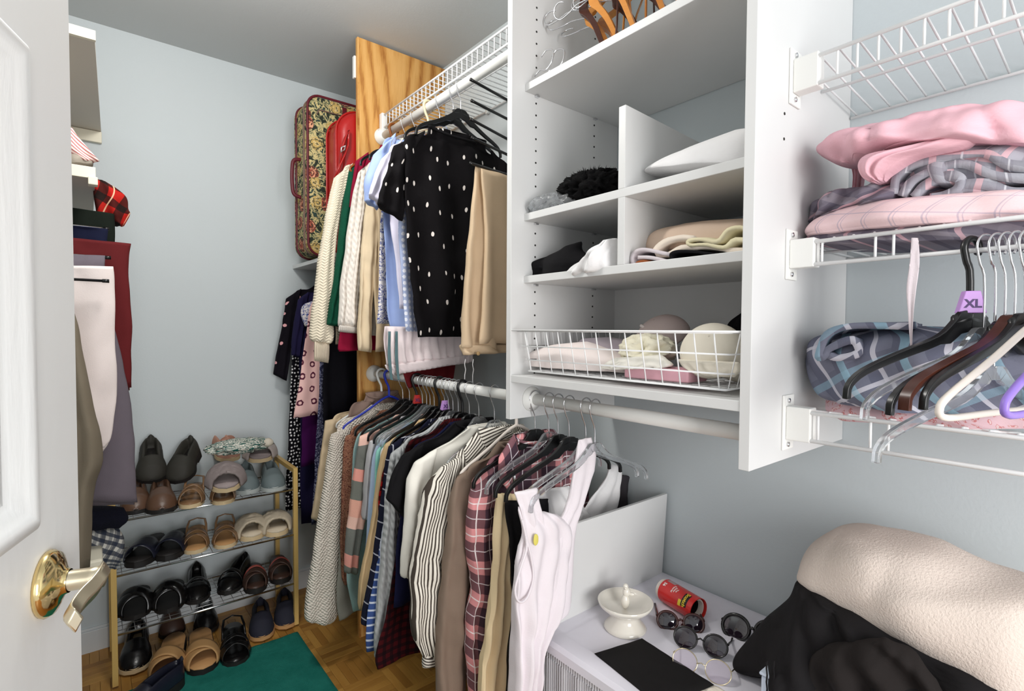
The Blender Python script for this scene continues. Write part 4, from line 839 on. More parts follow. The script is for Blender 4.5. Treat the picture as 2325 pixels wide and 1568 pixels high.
MB().ribbon([PL(px, py, xp(.93)) for px, py in ((1525, 578), (1470, 566), (1440, 572), (1434, 590), (1446, 603), (1500, 602), (1512, 594), (1480, 584), (1448, 584))], xp(.93), .24, .004, nz=(.003, 10), seed=9).build('cloth', fab(C(212, 202, 206), var=.02), ro)
c0 = P(1458, 595, x=.932); MB().blob((c0.x+.012, c0.y, c0.z), .02, .020, .006, .1, 20, 1, 16, 10).build('core', fab(C(150, 86, 52)), ro)
cloth('folded_cloth', 'black cloth corner showing behind the nude satin stack', 'cloth', M_blk2, [((1480, 540), (1510, 528), .03), ((1464, 556), (1530, 550), .04), ((1464, 566), (1530, 566), .04)], xp(1.16))
# basket
zt = P(1400, 752, x=.876).z; zbk = 1.212
bk = thing('wire_basket', 'white wire basket drawer filled with lingerie in the lowest cabinet bay', 'basket', (1.07, .757, zbk))
bx0, bx1, by0, by1 = .878, 1.265, .462, 1.052; ins = .022
MB().tube([(bx0, by0, zt), (bx0, by1, zt), (bx1, by1, zt), (bx1, by0, zt)], .0028, 8, True).build('rim', WIREW, bk)
MB().tube([(bx0+ins, by0+ins, zbk), (bx0+ins, by1-ins, zbk), (bx1-ins, by1-ins, zbk), (bx1-ins, by0+ins, zbk)], .0024, 8, True).build('bottom_frame', WIREW, bk)
for f_ in (.38, .72):
    i_ = ins*f_; z_ = zt+(zbk-zt)*f_
    MB().tube([(bx0+i_, by0+i_, z_), (bx0+i_, by1-i_, z_), (bx1-i_, by1-i_, z_), (bx1-i_, by0+i_, z_)], .0018, 6, True).build('side_ring', WIREW, bk)
MB().tube([(FX+.004, yi0, zt+.001), (FX+.004, yi1, zt+.001)], .0022, 6).build('front_rail', WIREW, bk)
w_ = MB().tube([(bx0, 0, zt), (bx0+ins, 0, zbk), (bx1-ins, 0, zbk), (bx1, 0, zt)], .0016, 6); b0 = None
y = by0+.035
while y < by1-.02:
    if b0 is None: b0 = w_.build('wire', WIREW, bk); oy = b0.location.y; b0.location.y = y-0
    else: c = b0.copy(); col.objects.link(c); c.parent = bk; c.location.y = y
    y += .0405
for o in bk.children:
    if o.name.startswith('wire'): pass
w_ = MB().tube([(0, by0, zt), (0, by0+ins, zbk), (0, by1-ins, zbk), (0, by1, zt)], .0016, 6); b0 = None
x = bx0+.03
while x < bx1-.01:
    if b0 is None: b0 = w_.build('wire', WIREW, bk); b0.location.x = x
    else: c = b0.copy(); col.objects.link(c); c.parent = bk; c.location.x = x
    x += .032
M_pl = fab(C(238, 226, 222), var=.02); M_lil = fab(C(206, 194, 202), var=.03)
cloth('lingerie', 'pale pink folded cloth in the left half of the wire basket', 'clothes', M_pl, [((1260, 782), (1330, 775), .03), ((1215, 800), (1400, 805), .06), ((1200, 815), (1440, 830), .06), ((1200, 828), (1440, 848), .06)], xp(.98), nz=(.010, 8), fold=(.004, 2, 0))
cloth('lingerie', 'lilac grey crumpled cloth behind the pale pink one in the basket', 'clothes', M_lil, [((1330, 768), (1380, 765), .03), ((1310, 790), (1440, 780), .05), ((1310, 815), (1450, 820), .05)], xp(1.10), nz=(.014, 12))
tag(MB().blob(tuple(P(1470, 795, x=.985)), .05, .052, .030, .5, 40, 12, 60, 40, ridge=True, flatb=.025).build('lingerie', fab(C(232, 226, 204), var=.02)), 'cream ruffled scrunched cloth in the middle of the wire basket', 'clothes')
cloth('lingerie', 'white lacy cloth lying in front of the cream ruffles', 'clothes', M_offw, [((1400, 812), (1500, 805), .02), ((1380, 828), (1530, 828), .03), ((1370, 838), (1500, 838), .03)], xp(.935), nz=(.010, 20))
p0, p1 = P(1417, 842, x=.918), P(1562, 842, x=.918)
tag(MB().box(.918, .99, p1.y, p0.y, zbk+.004, zbk+.030).build('pink_box', plain('pink_card', C(226, 172, 184), .5), None, False, .003), 'small flat pink box standing at the bottom of the wire basket', 'box')
def cup(mb, c, r, axis, depth=.8, n=22):
    ax = Vector(axis).normalized(); s1 = ax.orthogonal().normalized(); s2 = ax.cross(s1); c = Vector(c)
    def fn(u, v):
        a = 2*math.pi*u; e_ = v*math.pi/2; return tuple(c+(s1*math.cos(a)+s2*math.sin(a))*(r*math.sin(e_))+ax*(r*depth*math.cos(e_)))
    return mb.grid(fn, n*2, n, True)
br = thing('bra', 'large cream white moulded bra at the right end of the wire basket', 'bra', tuple(P(1610, 850, x=.98)))
M_bra = fab(C(236, 228, 212), var=.01)
o = cup(MB(), P(1618, 800, x=.985), .064, (-.75, -.25, .62), .85).build('cup', M_bra, br); o.modifiers.new('s', 'SOLIDIFY').thickness = .004
o = cup(MB(), P(1660, 812, x=1.04), .060, (-.3, -.6, .5), .8).build('cup', M_bra, br); o.modifiers.new('s', 'SOLIDIFY').thickness = .004
MB().sheet([(a, z, a2, z2) for (a, z), (a2, z2) in ((PL(1540, 815, xp(.93)), PL(1680, 822, xp(.93))), (PL(1560, 835, xp(.93)), PL(1685, 840, xp(.93))), (PL(1590, 852, xp(.93)), PL(1670, 856, xp(.93))))], xp(.93), .02, nu=20, nv=12, nz=(.010, 22), fold=(.004, 4, 0)).build('band', M_bra, br)
MB().tube([tuple(P(px, py, x=.94)) for px, py in ((1560, 792), (1545, 800), (1555, 822), (1600, 838))], .003, 6).build('strap', M_bra, br)
br = thing('bra', 'dusty pink moulded bra standing behind the cream bra in the basket', 'bra', tuple(P(1510, 780, x=1.08)))
o = cup(MB(), P(1505, 768, x=1.09), .068, (-.5, .1, .75), .8).build('cup', fab(C(206, 188, 184), var=.01), br); o.modifiers.new('s', 'SOLIDIFY').thickness = .004
MB().tube([tuple(P(px, py, x=1.05)) for px, py in ((1455, 738), (1470, 748), (1480, 760))], .004, 6).build('strap', M_pl, br)
cloth('lingerie', 'black cloth piece in the right back corner above the wire basket', 'clothes', M_blk2, [((1690, 708), (1745, 690), .02), ((1660, 738), (1745, 738), .03), ((1668, 790), (1745, 790), .03)], xp(1.14))
# ================================================================== RIGHT WIRE SHELVES CONTENT
M_pkbl = fab(C(236, 188, 198), var=.03); M_gpl = plaid('grey_pink_plaid', C(170, 170, 178), [(0, .03, 0, .5, C(140, 138, 148), .55), (1, .03, 0, .5, C(142, 140, 150), .55), (0, .06, .6, .74, C(226, 184, 190), .7), (1, .06, .6, .74, C(226, 184, 190), .7), (0, .06, .15, .19, C(220, 220, 226), .7)], R(12))
M_ppl = plaid('pink_window_plaid', C(236, 206, 208), [(0, .042, 0, .06, C(176, 164, 182), .6), (0, .042, .14, .18, C(176, 164, 182), .5), (1, .036, 0, .06, C(176, 164, 182), .55)], R(5))
M_gpl2 = plaid('dark_grey_plaid', C(120, 114, 126), [(0, .04, 0, .4, C(98, 92, 106), .7), (1, .04, 0, .4, C(150, 142, 150), .6), (0, .08, .6, .7, C(216, 176, 184), .7)], R(20))
M_bpl = plaid('blue_grey_plaid', C(118, 120, 136), [(0, .05, 0, .45, C(96, 98, 116), .7), (1, .05, 0, .42, C(104, 106, 122), .7), (0, .1, .7, .78, C(206, 204, 214), .8), (1, .1, .2, .27, C(206, 204, 214), .8), (1, .1, .5, .62, C(160, 200, 218), .35), (0, .1, .1, .25, C(160, 200, 218), .55)], R(-22))
M_pflo = floral('pink_floral', [(0, C(224, 190, 196)), (.56, C(206, 130, 130)), (.6, C(228, 200, 200))], 30)
hi = dict(nu=60, nv=60)
cloth('flannel_sheet', 'pale pink flannel sheet with grey window plaid, second from the shelf', 'bedding', M_ppl, [((2080, 462), (2420, 428), .05), ((1940, 478), (2420, 448), .09), ((1870, 502), (2420, 468), .10), ((1842, 528), (2420, 490), .11), ((1845, 545), (2420, 508), .10)], xp(1.10), nz=(.010, 7), fold=(.005, 2, 1), seed=1, **hi)
cloth('flannel_sheet', 'dark grey plaid flannel sheet lying lowest on the wire shelf', 'bedding', M_gpl2, [((1850, 536), (2420, 512), .09), ((1836, 552), (2420, 530), .10), ((1900, 566), (2420, 556), .10)], xp(1.11), nz=(.006, 9), seed=2, **hi)
cloth('flannel_sheet', 'crumpled grey plaid flannel in the middle left of the pile', 'bedding', M_gpl2, [((1960, 432), (2120, 410), .04), ((1890, 445), (2160, 430), .08), ((1850, 470), (2160, 448), .09), ((1846, 492), (2100, 470), .09), ((1836, 520), (1960, 490), .07)], xp(1.12), nz=(.034, 18), fold=(.012, 4, 1), seed=3, **hi)
cloth('flannel_sheet', 'rolled grey and pink plaid flannel in the upper right of the pile', 'bedding', M_gpl, [((2090, 345), (2420, 330), .05), ((2040, 372), (2420, 360), .08), ((2025, 400), (2420, 400), .09), ((2060, 440), (2420, 440), .09)], xp(1.125), nz=(.012, 9), seed=4, **hi)
RL = [((2030, 440), (2040, 400), (2080, 370), (2160, 355), (2230, 352), (2300, 378), (2420, 372)), ((2050, 446), (2075, 405), (2140, 380), (2200, 376), (2280, 402), (2420, 398)),
      ((2070, 452), (2100, 420), (2150, 400), (2190, 404), (2185, 425), (2150, 440), (2110, 450)), ((2180, 420), (2240, 418), (2300, 430), (2420, 424)), ((2170, 440), (2200, 428), (2290, 446), (2420, 440))]
fl_ = thing('flannel_sheet', 'looping folded edges of grey and pink plaid flannel facing the room', 'bedding', tuple(P(2150, 420, x=1.03)))
for q, pts in enumerate(RL):
    MB().ribbon([PL(px, py, xp(1.03)) for px, py in pts], xp(1.03), .12, .0065, nz=(.006, 12), seed=q+11).build('fold', M_gpl, fl_)
cloth('fleece_blanket', 'soft pink fleece blanket draped on top of the flannel pile', 'blanket', M_pkbl, [((2110, 262), (2420, 236), .04), ((1960, 300), (2420, 280), .08), ((1880, 326), (2420, 318), .10), ((1864, 348), (2420, 345), .10), ((1900, 372), (2200, 345), .07), ((1930, 376), (2030, 368), .03)], xp(1.10), nz=(.040, 10), fold=(.016, 3, .5), seed=5, **hi)
cloth('fleece_blanket', 'lower lobe of pink fleece folding over the grey plaid roll', 'blanket', M_pkbl, [((2040, 345), (2240, 300), .03), ((1975, 362), (2180, 338), .05), ((1960, 385), (2080, 366), .06), ((1968, 410), (2030, 395), .05), ((1990, 418), (2010, 412), .02)], xp(1.03), nz=(.010, 9), seed=6, **hi)
cloth('fleece_blanket', 'thin tail of pink fleece hanging behind the pile against the cabinet side', 'blanket', M_pkbl, [((1930, 370), (1960, 366), .01), ((1940, 400), (1962, 395), .012), ((1938, 440), (1955, 436), .012)], xp(1.16), seed=7)
cloth('folded_sheet', 'blue grey plaid sheet with light blue checks on the lowest wire shelf', 'bedding', M_bpl, [((1960, 735), (2160, 742), .05), ((1870, 765), (2420, 760), .10), ((1846, 800), (2420, 800), .12), ((1852, 845), (2420, 850), .12), ((1878, 890), (2420, 900), .12), ((1920, 912), (2420, 940), .11)], xp(1.13), nz=(.030, 10), fold=(.010, 3, 1), seed=8, **hi)
tag(MB().ribbon([PL(px, py, xp(1.01)) for px, py in ((2060, 742), (1930, 742), (1868, 768), (1862, 810), (1872, 806), (1880, 790), (1930, 775), (1945, 800), (1900, 812), (1880, 806))], xp(1.01), .10, .006, nz=(.006, 12), seed=21).build('folded_sheet', M_bpl), 'curled front fold of the blue grey plaid sheet, near the cabinet side', 'bedding')
cloth('folded_sheet', 'dusty pink floral sheet lying beneath the blue grey plaid sheet', 'bedding', M_pflo, [((1880, 895), (2420, 900), .08), ((1885, 925), (2420, 935), .10), ((1920, 945), (2420, 965), .10)], xp(1.14), nz=(.008, 8), seed=9, **hi)
tag(MB().psheet([((2070, 540), (2086, 540), .001), ((2066, 600), (2088, 600), .001), ((2058, 660), (2080, 662), .001), ((2062, 715), (2074, 716), .001), ((2066, 790), (2070, 790), .001)], xp(1.0), nu=5, nv=30, fold=(.002, 1, 0)).build('ribbon', fab(C(226, 214, 218), var=.02)), 'long pale pink ribbon tail dangling from the flannel pile through the wire shelf', 'ribbon')
PURP = plain('purple_plastic', C(150, 122, 210), .35); BRN = plain('brown_plastic', C(70, 40, 28), .3)
RH = [('black', .166, -26, True, 'big black hanger with purple XL tag, nearest the flannel pile', None, .005, .215, PURT), ('clear', .150, -24, False, 'clear hanger with chrome hook just right of the XL hanger', None, .03, .215, None),
      ('clear', .138, -23, False, 'second clear hanger hanging lowest, its end below the other hangers at right', None, .085, .215, None), ('black', .128, -22, False, 'slim black hanger between clear ones at the right edge', None, .02, .215, None),
      ('wood', .118, -21, False, 'dark brown wooden hanger at right edge of the photo', WOODD, .012, .21, None), ('black', .108, -20, False, 'black hanger with satin sheen hanging lower than the XL one', None, .010, .20, None),
      ('tube', .092, -20, True, 'white tubular hanger whose bar runs to the right edge', plain('ivory_plastic', C(232, 222, 212), .4), .02, .20, None), ('tube', .050, -16, True, 'purple tubular hanger at the far right edge', PURP, .01, .19, None), ('black', .030, -12, True, 'black rubber coated hanger above the purple one at the right edge', None, -.02, .16, None)]
for kd, y, an, th_, lb, mt, dr_, hf, tc in RH:
    h_ = hanger(lb, kd, (XF-.002, y, R(an)), Z2B, hf, th_, mt, rod_r=.0036+(.006 if th_ else .010), drop=dr_, tagc=(tc,) if tc else None)
# ================================================================== TEXT helper
def text_mesh(body, size, fn, mat, name, parent, bold=.0):
    cu = bpy.data.curves.new('t', 'FONT'); cu.body = body; cu.size = size; cu.align_x = 'CENTER'; cu.align_y = 'CENTER'; cu.offset = bold; cu.resolution_u = 3
    ob = bpy.data.objects.new('t', cu); col.objects.link(ob); bpy.context.view_layer.update()
    me = ob.evaluated_get(bpy.context.evaluated_depsgraph_get()).to_mesh()
    vs = [fn(v.co.x, v.co.y) for v in me.vertices]; fs = [tuple(p.vertices) for p in me.polygons]; bpy.data.objects.remove(ob)
    return MB().add(vs, fs).build(name, mat, parent, False)
TXK = plain('print_black', C(60, 30, 90), .5)
for tg, tp, z0 in TAGS:
    text_mesh('XL', .017, lambda x, z: W3(x, .0096, z0+.009+z, tp), TXK, 'lettering', tg, .0005)
# ================================================================== DRESSER TOP
DT = DZ-.0045
c = P(1419, 1424, z=DT); fw = lambda p: (p-EYE).dot(_f)
hr = P(1425, 1360, y=c.y).z-DT; rr = 62/FPX*fw(Vector((c.x, c.y, DT+hr))); rb_ = 48/FPX*fw(c)
GLZ = NT('cream_glaze', .12, 0, .6, Coat_Weight=.5).color(C(232, 226, 214)).m
ds = thing('ring_dish', 'cream ceramic pedestal dish with little bird figure on the dresser', 'dish', tuple(c))
MB().lathe([(rb_*.97, 0), (rb_, .003), (rb_*.93, hr*.12), (rb_*.70, hr*.32), (rb_*.60, hr*.48), (rb_*.64, hr*.56), (rr*.75, hr*.68), (rr*.96, hr*.88), (rr, hr), (rr*.97, hr*1.01), (rr*.88, hr*.90), (rr*.6, hr*.76), (rr*.2, hr*.70), (.001, hr*.69)], tuple(c), 48).build('bowl', GLZ, ds)
bz = c.z+hr*.70; bd = MB(); bd.blob((c.x, c.y, bz+.018), .010, .010, .018, .05, 40, 1, 20, 14); bd.blob((c.x+.003, c.y-.001, bz+.040), .0095, .0085, .012, .05, 40, 2, 20, 14); bd.blob((c.x+.001, c.y, bz+.054), .0065, .006, .0065, .02, 10, 3, 16, 12); bd.blob((c.x+.010, c.y-.010, bz+.036), .004, .008, .004, .02, 10, 3, 12, 10, rot=.6); bd.lathe([(.003, 0), (.0001, .006)], (c.x-.008, c.y-.004, bz+.053), 8, 'x')
bd.build('bird_figure', GLZ, ds)
# lint roller
A, B = P(1512, 1340, z=DT+.029), P(1586, 1385, z=DT+.029); ax = (B-A).normalized(); L_ = (B-A).length; rr = .029
up = Vector((0, 0, 1)); sd = ax.cross(up).normalized()   # toward viewer side
if sd.dot(EYE-A) < 0: sd = -sd
lr = thing('lint_roller', 'red lint roller refill tube lying on the dresser behind the sunglasses', 'roller', tuple(A))
def cyl(mb, r0, s0, s1, r1=None, n=40):
    vs = [tuple(A+ax*s+(sd*math.cos(t)+up*math.sin(t))*r) for s, r in ((s0, r0), (s1, r1 or r0)) for t in [2*math.pi*j/n for j in range(n)]]
    return mb.add(vs, [(j, (j+1) % n, n+(j+1) % n, n+j) for j in range(n)])
REDP = plain('red_print', C(206, 34, 30), .25, spec=.6); WCORE = plain('white_core', C(236, 226, 214), .6)
m_ = MB(); cyl(m_, rr, 0, L_); cyl(m_, rr, L_, L_, rr-.002); cyl(m_, rr-.002, L_, .01); m_.build('sleeve', REDP, lr)
m_ = MB(); cyl(m_, rr-.004, -.012, L_-.006); cyl(m_, rr-.004, L_-.006, L_-.006, rr-.0075); cyl(m_, rr-.0075, L_-.006, -.012); cyl(m_, rr-.0075, -.012, -.012, rr-.004); m_.build('core', WCORE, lr)
m_ = MB(); cyl(m_, rr-.008, L_-.02, -.01); m_.add([tuple(A+ax*.0+(sd*math.cos(t)+up*math.sin(t))*(rr-.008)) for t in [2*math.pi*j/24 for j in range(24)]], [tuple(range(24))]); m_.build('inner', plain('dark_inner', C(28, 20, 18), .6), lr)
def wrap(s, ang, off=.0004):
    """text x runs round the tube, text up runs along the axis"""
    return lambda x, z: tuple(A+ax*(s+z)+(sd*math.cos(ang-x/rr)+up*math.sin(ang-x/rr))*(rr+off))
def patch(s0, s1, a0, a1, mat, nm):
    mb = MB(); n = 14; vs = [tuple(A+ax*s+(sd*math.cos(a0+(a1-a0)*j/n)+up*math.sin(a0+(a1-a0)*j/n))*(rr+.0002)) for s in (s0, s1) for j in range(n+1)]
    mb.add(vs, [(j, j+1, n+2+j, n+1+j) for j in range(n)]); return mb.build(nm, mat, lr)
YEL = plain('print_yellow', C(236, 206, 60), .4); PW = plain('print_white', C(240, 232, 226), .4); PK = plain('print_dark', C(24, 18, 18), .4)
lab = patch(L_*.70, L_*.86, R(10), R(78), PK, 'label_band'); text_mesh('Scotch', .0135, wrap(L_*.78, R(44), .0006), YEL, 'lettering', lab, .0005)
text_mesh('The\nSticky\nExperts!', .0065, wrap(L_*.42, R(62)), PW, 'lettering', lr, .0002); text_mesh('56', .0115, wrap(L_*.10, R(60)), PW, 'lettering', lr, .0004)
patch(L_*.06, L_*.30, R(86), R(112), plain('barcode_grey', C(170, 150, 150), .5), 'barcode_patch'); pp_ = patch(L_*.62, L_*.70, R(4), R(34), YEL, 'badge')
# glasses
LENS = NT('dark_lens', .05, 0, .7, Coat_Weight=.6).color(C(34, 24, 34)).m; FRB = plain('black_frame', C(18, 15, 15), .15, spec=.6); TORT = plain('tortoise', C(66, 28, 22), .15, spec=.6)
GOLD = metalm('thin_gold', (.72, .62, .42, 1), .2); CLR = NT('clear_lens', .03, 0, .5, Transmission_Weight=.9, IOR=1.12).color(C(232, 222, 234)).m
def glasses(label, cpx, width_dir, tilt, lensr, gap, lm, fm, fr_, temple, z0=0, oval=.88, nm='sunglasses', tdir=None):
    c = P(cpx[0], cpx[1], z=DT+lensr*oval*.72+z0); rt = Vector(width_dir).normalized()
    nrm = (EYE-c); nrm = (nrm-rt*nrm.dot(rt)).normalized(); upv = rt.cross(nrm).normalized()
    if upv.z < 0: upv = -upv
    t = thing(nm, label, 'glasses', tuple(c))
    for s_ in (-1, 1):
        cc = c+rt*(s_*(lensr+gap/2)); pts = [cc+rt*(math.cos(a)*lensr)+upv*(math.sin(a)*lensr*oval) for a in [2*math.pi*j/32 for j in range(32)]]
        f = MB().tube([tuple(p) for p in pts], fr_, 8, True).build('rim', fm, t)
        def fn(u, v): 
            a = 2*math.pi*u; return tuple(cc+(rt*math.cos(a)*lensr+upv*math.sin(a)*lensr*oval)*v+nrm*(.004*(1-v*v)))
        MB().grid(fn, 32, 8, True).build('lens', lm, f)
        e0 = cc+rt*(s_*lensr)+upv*lensr*.35; td = Vector(tdir) if tdir else (-nrm*.9+Vector((0, 0, -.1)))
        e1 = e0+td.normalized()*temple; e1.z = max(e1.z, DT+.004); e2 = e1+td.normalized()*.02; e2.z = DT+.003
        MB().tube([tuple(e0), tuple(e0.lerp(e1, .1)), tuple(e1), tuple(e2)], max(fr_*.9, .0012), 8, rr=[fr_, fr_*1.2, fr_*.8+.0004, fr_*.9+.0004]).build('temple', fm, t)
    MB().tube([tuple(c-rt*gap*.6+upv*.002), tuple(c+upv*.006+nrm*.002), tuple(c+rt*gap*.6+upv*.002)], fr_*.9, 8).build('bridge', fm, t)
    return t
glasses('tortoise brown sunglasses folded just beneath the red tube', (1545, 1412), (.6, -.75, 0), 0, .023, .014, LENS, TORT, .003, .09)
glasses('round dark sunglasses with glossy lenses in the middle of the dresser top', (1590, 1456), (.35, -.9, 0), 0, .0245, .014, LENS, FRB, .0022, .08, .008)
glasses('large black sunglasses half under the black clothes', (1708, 1432), (.2, -.95, .12), 0, .030, .012, LENS, FRB, .004, .07, .004, .9)
glasses('thin gold rimmed eyeglasses with clear lenses in front of the round sunglasses', (1592, 1512), (.3, -.92, 0), 0, .025, .016, CLR, GOLD, .0011, .07, .002, nm='eyeglasses')
# pouch
q = [P(1349, 1484, z=DZ), P(1457, 1450, z=DZ), P(1622, 1556, z=DZ), P(1500, 1606, z=DZ)]
def pf(u, v):
    a = q[0].lerp(q[1], u); b = q[3].lerp(q[2], u); p = a.lerp(b, v); e_ = min(u, 1-u, v, 1-v); p.z = DZ+.0008+.006*min(1, e_/.06)**.5+noise.noise(Vector((p.x*30, p.y*30, 2)))*.0012; return tuple(p)
tag(MB().grid(pf, 34, 40).build('pouch', fab(C(24, 22, 22), rough=.8)), 'flat black fabric pouch lying on the dresser below the ceramic dish', 'pouch')
q2 = MB().grid(lambda u, v: tuple(P(1700, 1545, z=DT)+Vector((u*.05-.12, v*.09-.04, .003+noise.noise(Vector((u*5, v*5, 1)))*.003))), 12, 12)
o = tag(q2.build('tissue', fab(C(236, 226, 210), var=.02)), 'crumpled cream tissue on the dresser under the eyeglasses', 'tissue'); o.modifiers.new('s', 'SOLIDIFY').thickness = .002
# blue bin, black clothes, fleece
bcy = P(1716, 1515, x=.95); BZ = bcy.z
bn = thing('storage_bin', 'pale blue plastic bin on the dresser under the black clothes', 'bin', (1.1, .3, DZ))
BLUB = plain('pale_blue_plastic', C(206, 216, 230), .35)
MB().box(.955, 1.27, .14, bcy.y-.006, DZ-.002, BZ-.012).build('body', BLUB, bn, False, .006)
MB().box(.953, 1.272, .138, bcy.y-.004, BZ-.012, BZ-.006).build('lid', BLUB, bn, False, .004)
M_bk3 = fab(C(27, 25, 26), rough=.8)
bc = cloth('black_clothes', 'heap of black knit clothes piled on the pale blue bin', 'clothes', M_bk3, [((1815, 1312), (1900, 1335), .04), ((1800, 1348), (2060, 1400), .08), ((1740, 1400), (2200, 1470), .10), ((1700, 1450), (2400, 1560), .12), ((1682, 1485), (2460, 1640), .12), ((1706, 1508), (2500, 1750), .08), ((1800, 1536), (2500, 1800), .06), ((1905, 1566), (2500, 1850), .05), ((2000, 1600), (2500, 1950), .04)], xp(1.08), nz=(.036, 9), fold=(.016, 3, 1), seed=14, nu=64, nv=60, e=.8)
for k, px in enumerate((1741, 1757)):
    MB().tube([tuple(P(px+(-1)**j*.8, 1500+j*16, x=.944)) for j in range(7)], .0016, 6).build('drawstring', M_bk3, bc)
cloth('black_clothes', 'charcoal brown folded garment lying over the front of the black heap', 'clothes', fab(C(38, 34, 33)), [((1880, 1462), (2010, 1445), .012), ((1846, 1490), (2080, 1490), .03), ((1850, 1560), (2150, 1570), .03), ((1880, 1680), (2240, 1700), .03)], xp(.985), nz=(.016, 14), fold=(.012, 3, 2), nu=40, nv=40, seed=31)
FLC = NT('white_fleece', .95, 0, .1); FLC.color(C(222, 208, 197)); FLC.bump(FLC.noise(FLC.uv(obj=True), 260, 3, .6), .0022, .8); FLC = FLC.m
cloth('fleece_throw', 'thick off white fleece throw lying on top of the black clothes heap', 'blanket', FLC, [((1905, 1196), (1975, 1200), .05), ((1855, 1225), (2120, 1236), .09), ((1830, 1272), (2250, 1300), .11), ((1832, 1305), (2400, 1350), .12), ((1900, 1345), (2480, 1450), .12), ((2010, 1400), (2500, 1560), .11), ((2130, 1470), (2520, 1650), .10), ((2240, 1550), (2520, 1760), .08)], xp(1.13), nz=(.014, 6), fold=(.006, 1.5, 1), seed=15, nu=50, nv=50)
# leaning board behind the tanks
tz = P(1508, 1120, y=.868).z
bd_ = thing('white_board', 'white panel board standing on the back end of the dresser behind the tanks', 'board', (1.07, .88, DZ))
MB().prism([(.886, DZ-.004), (.876, DZ-.004), (.862, tz), (.872, tz)], .80, 1.285, 'x').build('panel', MEL, bd_, False, .001)
MB().prism([(.873, tz-.02), (.889, tz-.022), (.888, tz-.03), (.874, tz-.03)], .93, 1.280, 'x').build('back_lip', MEL, bd_, False, .001)
# ================================================================== LEFT SIDE SHELVES, TROUSERS
TANS = plain('beige_shelf_paint', C(206, 198, 186), .5); TANW = plain('shelf_edge_cream', C(226, 220, 200), .45)
ls = thing('side_shelf', 'beige shelf high on the left, seen from below beside the door', 'shelf', (-.2, 2.2, 2.07))
ex = P(215, 92, y=1.84); 
MB().prism([(-.449, 1.84), (ex.x, 1.84), (P(230, 320, y=BY-.01).x, BY-.003), (-.449, BY-.003)], ex.z, ex.z+.018, 'z').build('panel', TANS, ls, False)
MB().box(-.449, ex.x+.002, 1.828, 1.842, ex.z-.004, ex.z+.022).build('edge_strip', TANW, ls, False, .001)
MB().box(-.449, P(231, 318, y=BY-.01).x, BY-.022, BY-.002, ex.z-.045, ex.z-.001).build('cleat', TANW, ls, False, .002)
e2 = P(216, 392, y=1.80)
l2 = thing('side_shelf', 'second beige shelf on the left, under striped and grey folded clothes', 'shelf', (-.2, 2.1, e2.z))
MB().box(-.449, e2.x, 1.80, 2.45, e2.z-.010, e2.z+.010).build('panel', TANS, l2, False, .001)
MB().box(-.449, e2.x+.001, 1.790, 1.80, e2.z-.018, e2.z+.012).build('edge_strip', TANW, l2, False, .001)
a_, b_ = P(200, 420, y=1.795), P(222, 405, y=1.795); MB().box(a_.x, b_.x, 1.78, 1.81, a_.z, b_.z).build('bracket', TANW, l2, False, .002)
y18 = (0, 1.88, 0)
cloth('folded_knit', 'pink and white striped cloth folded over on the left shelf', 'clothes', stripes_x('pink_stripes', C(238, 214, 206), C(176, 104, 104), .009, .4, R(-25)), [((90, 288), (165, 290), .02), ((90, 315), (178, 312), .03), ((90, 345), (205, 345), .03), ((120, 372), (226, 368), .02)], (0, 1.84, 0), nz=(.010, 10), seed=1)
cloth('folded_knit', 'navy striped knit folded under the pink striped cloth', 'clothes', fab(C(54, 56, 74)), [((90, 332), (180, 338), .03), ((90, 352), (200, 356), .04)], (0, 1.87, 0), seed=2)
cloth('folded_knit', 'grey taupe sweater folded on the second left shelf', 'clothes', fab(C(150, 142, 130)), [((90, 348), (190, 352), .03), ((90, 362), (205, 358), .04), ((90, 382), (212, 366), .05), ((90, 390), (212, 378), .05)], (0, 1.86, 0), nz=(.010, 10), seed=3)
M_rpl = plaid('red_tartan', C(176, 34, 28), [(0, .06, 0, .4, C(24, 26, 24), .85), (1, .06, 0, .4, C(24, 26, 24), .85), (0, .06, .6, .66, C(236, 196, 160), .8)], R(35))
cloth('scarf', 'red and black tartan scarf hanging over the end of the left shelf', 'scarf', M_rpl, [((215, 405), (240, 412), .02), ((212, 440), (285, 445), .03), ((215, 470), (292, 475), .03), ((225, 500), (296, 488), .03), ((258, 512), (282, 512), .02)], (0, 2.0, 0), nz=(.014, 14), fold=(.008, 2, 0), seed=4)
def hung(label, mat, Y, rows, seed, T=.014, nm='trousers', fold=(.006, 2)):
    t = thing(nm, label, 'trousers', (-.1, Y, 1.3)); n = .0
    MB().psheet(rows, (0, Y, 0), T=T, nu=26, nv=36, fold=(fold[0], fold[1], seed), nz=(.007, 7), seed=seed).build('front_leg', mat, t)
    MB().psheet([((a[0], a[1]+6), (b[0]-5, b[1]+6))+tuple(r_) for a, b, *r_ in rows], (0, Y+.035, 0), T=T*.8, nu=16, nv=24, fold=(fold[0], fold[1], seed+1), nz=(.007, 7), seed=seed+1).build('back_leg', mat, t)
    return t
hung('black green trousers folded over the topmost bar at left', fab(C(24, 30, 24)), 1.98, [((60, 462), (262, 486), .03), ((60, 500), (262, 512), .03), ((60, 700), (262, 700), .014)], 1)
hung('dark navy trousers folded over the second bar at left', fab(C(26, 30, 54)), 1.91, [((60, 506), (245, 520), .026), ((60, 540), (245, 545), .02), ((60, 700), (240, 700), .014)], 2)
hung('maroon trousers with long drop seen at the right of the left rack', fab(C(96, 32, 34)), 1.86, [((60, 530), (298, 553), .022), ((60, 590), (292, 600), .02), ((60, 720), (298, 720), .02), ((60, 880), (299, 880), .02)], 3)
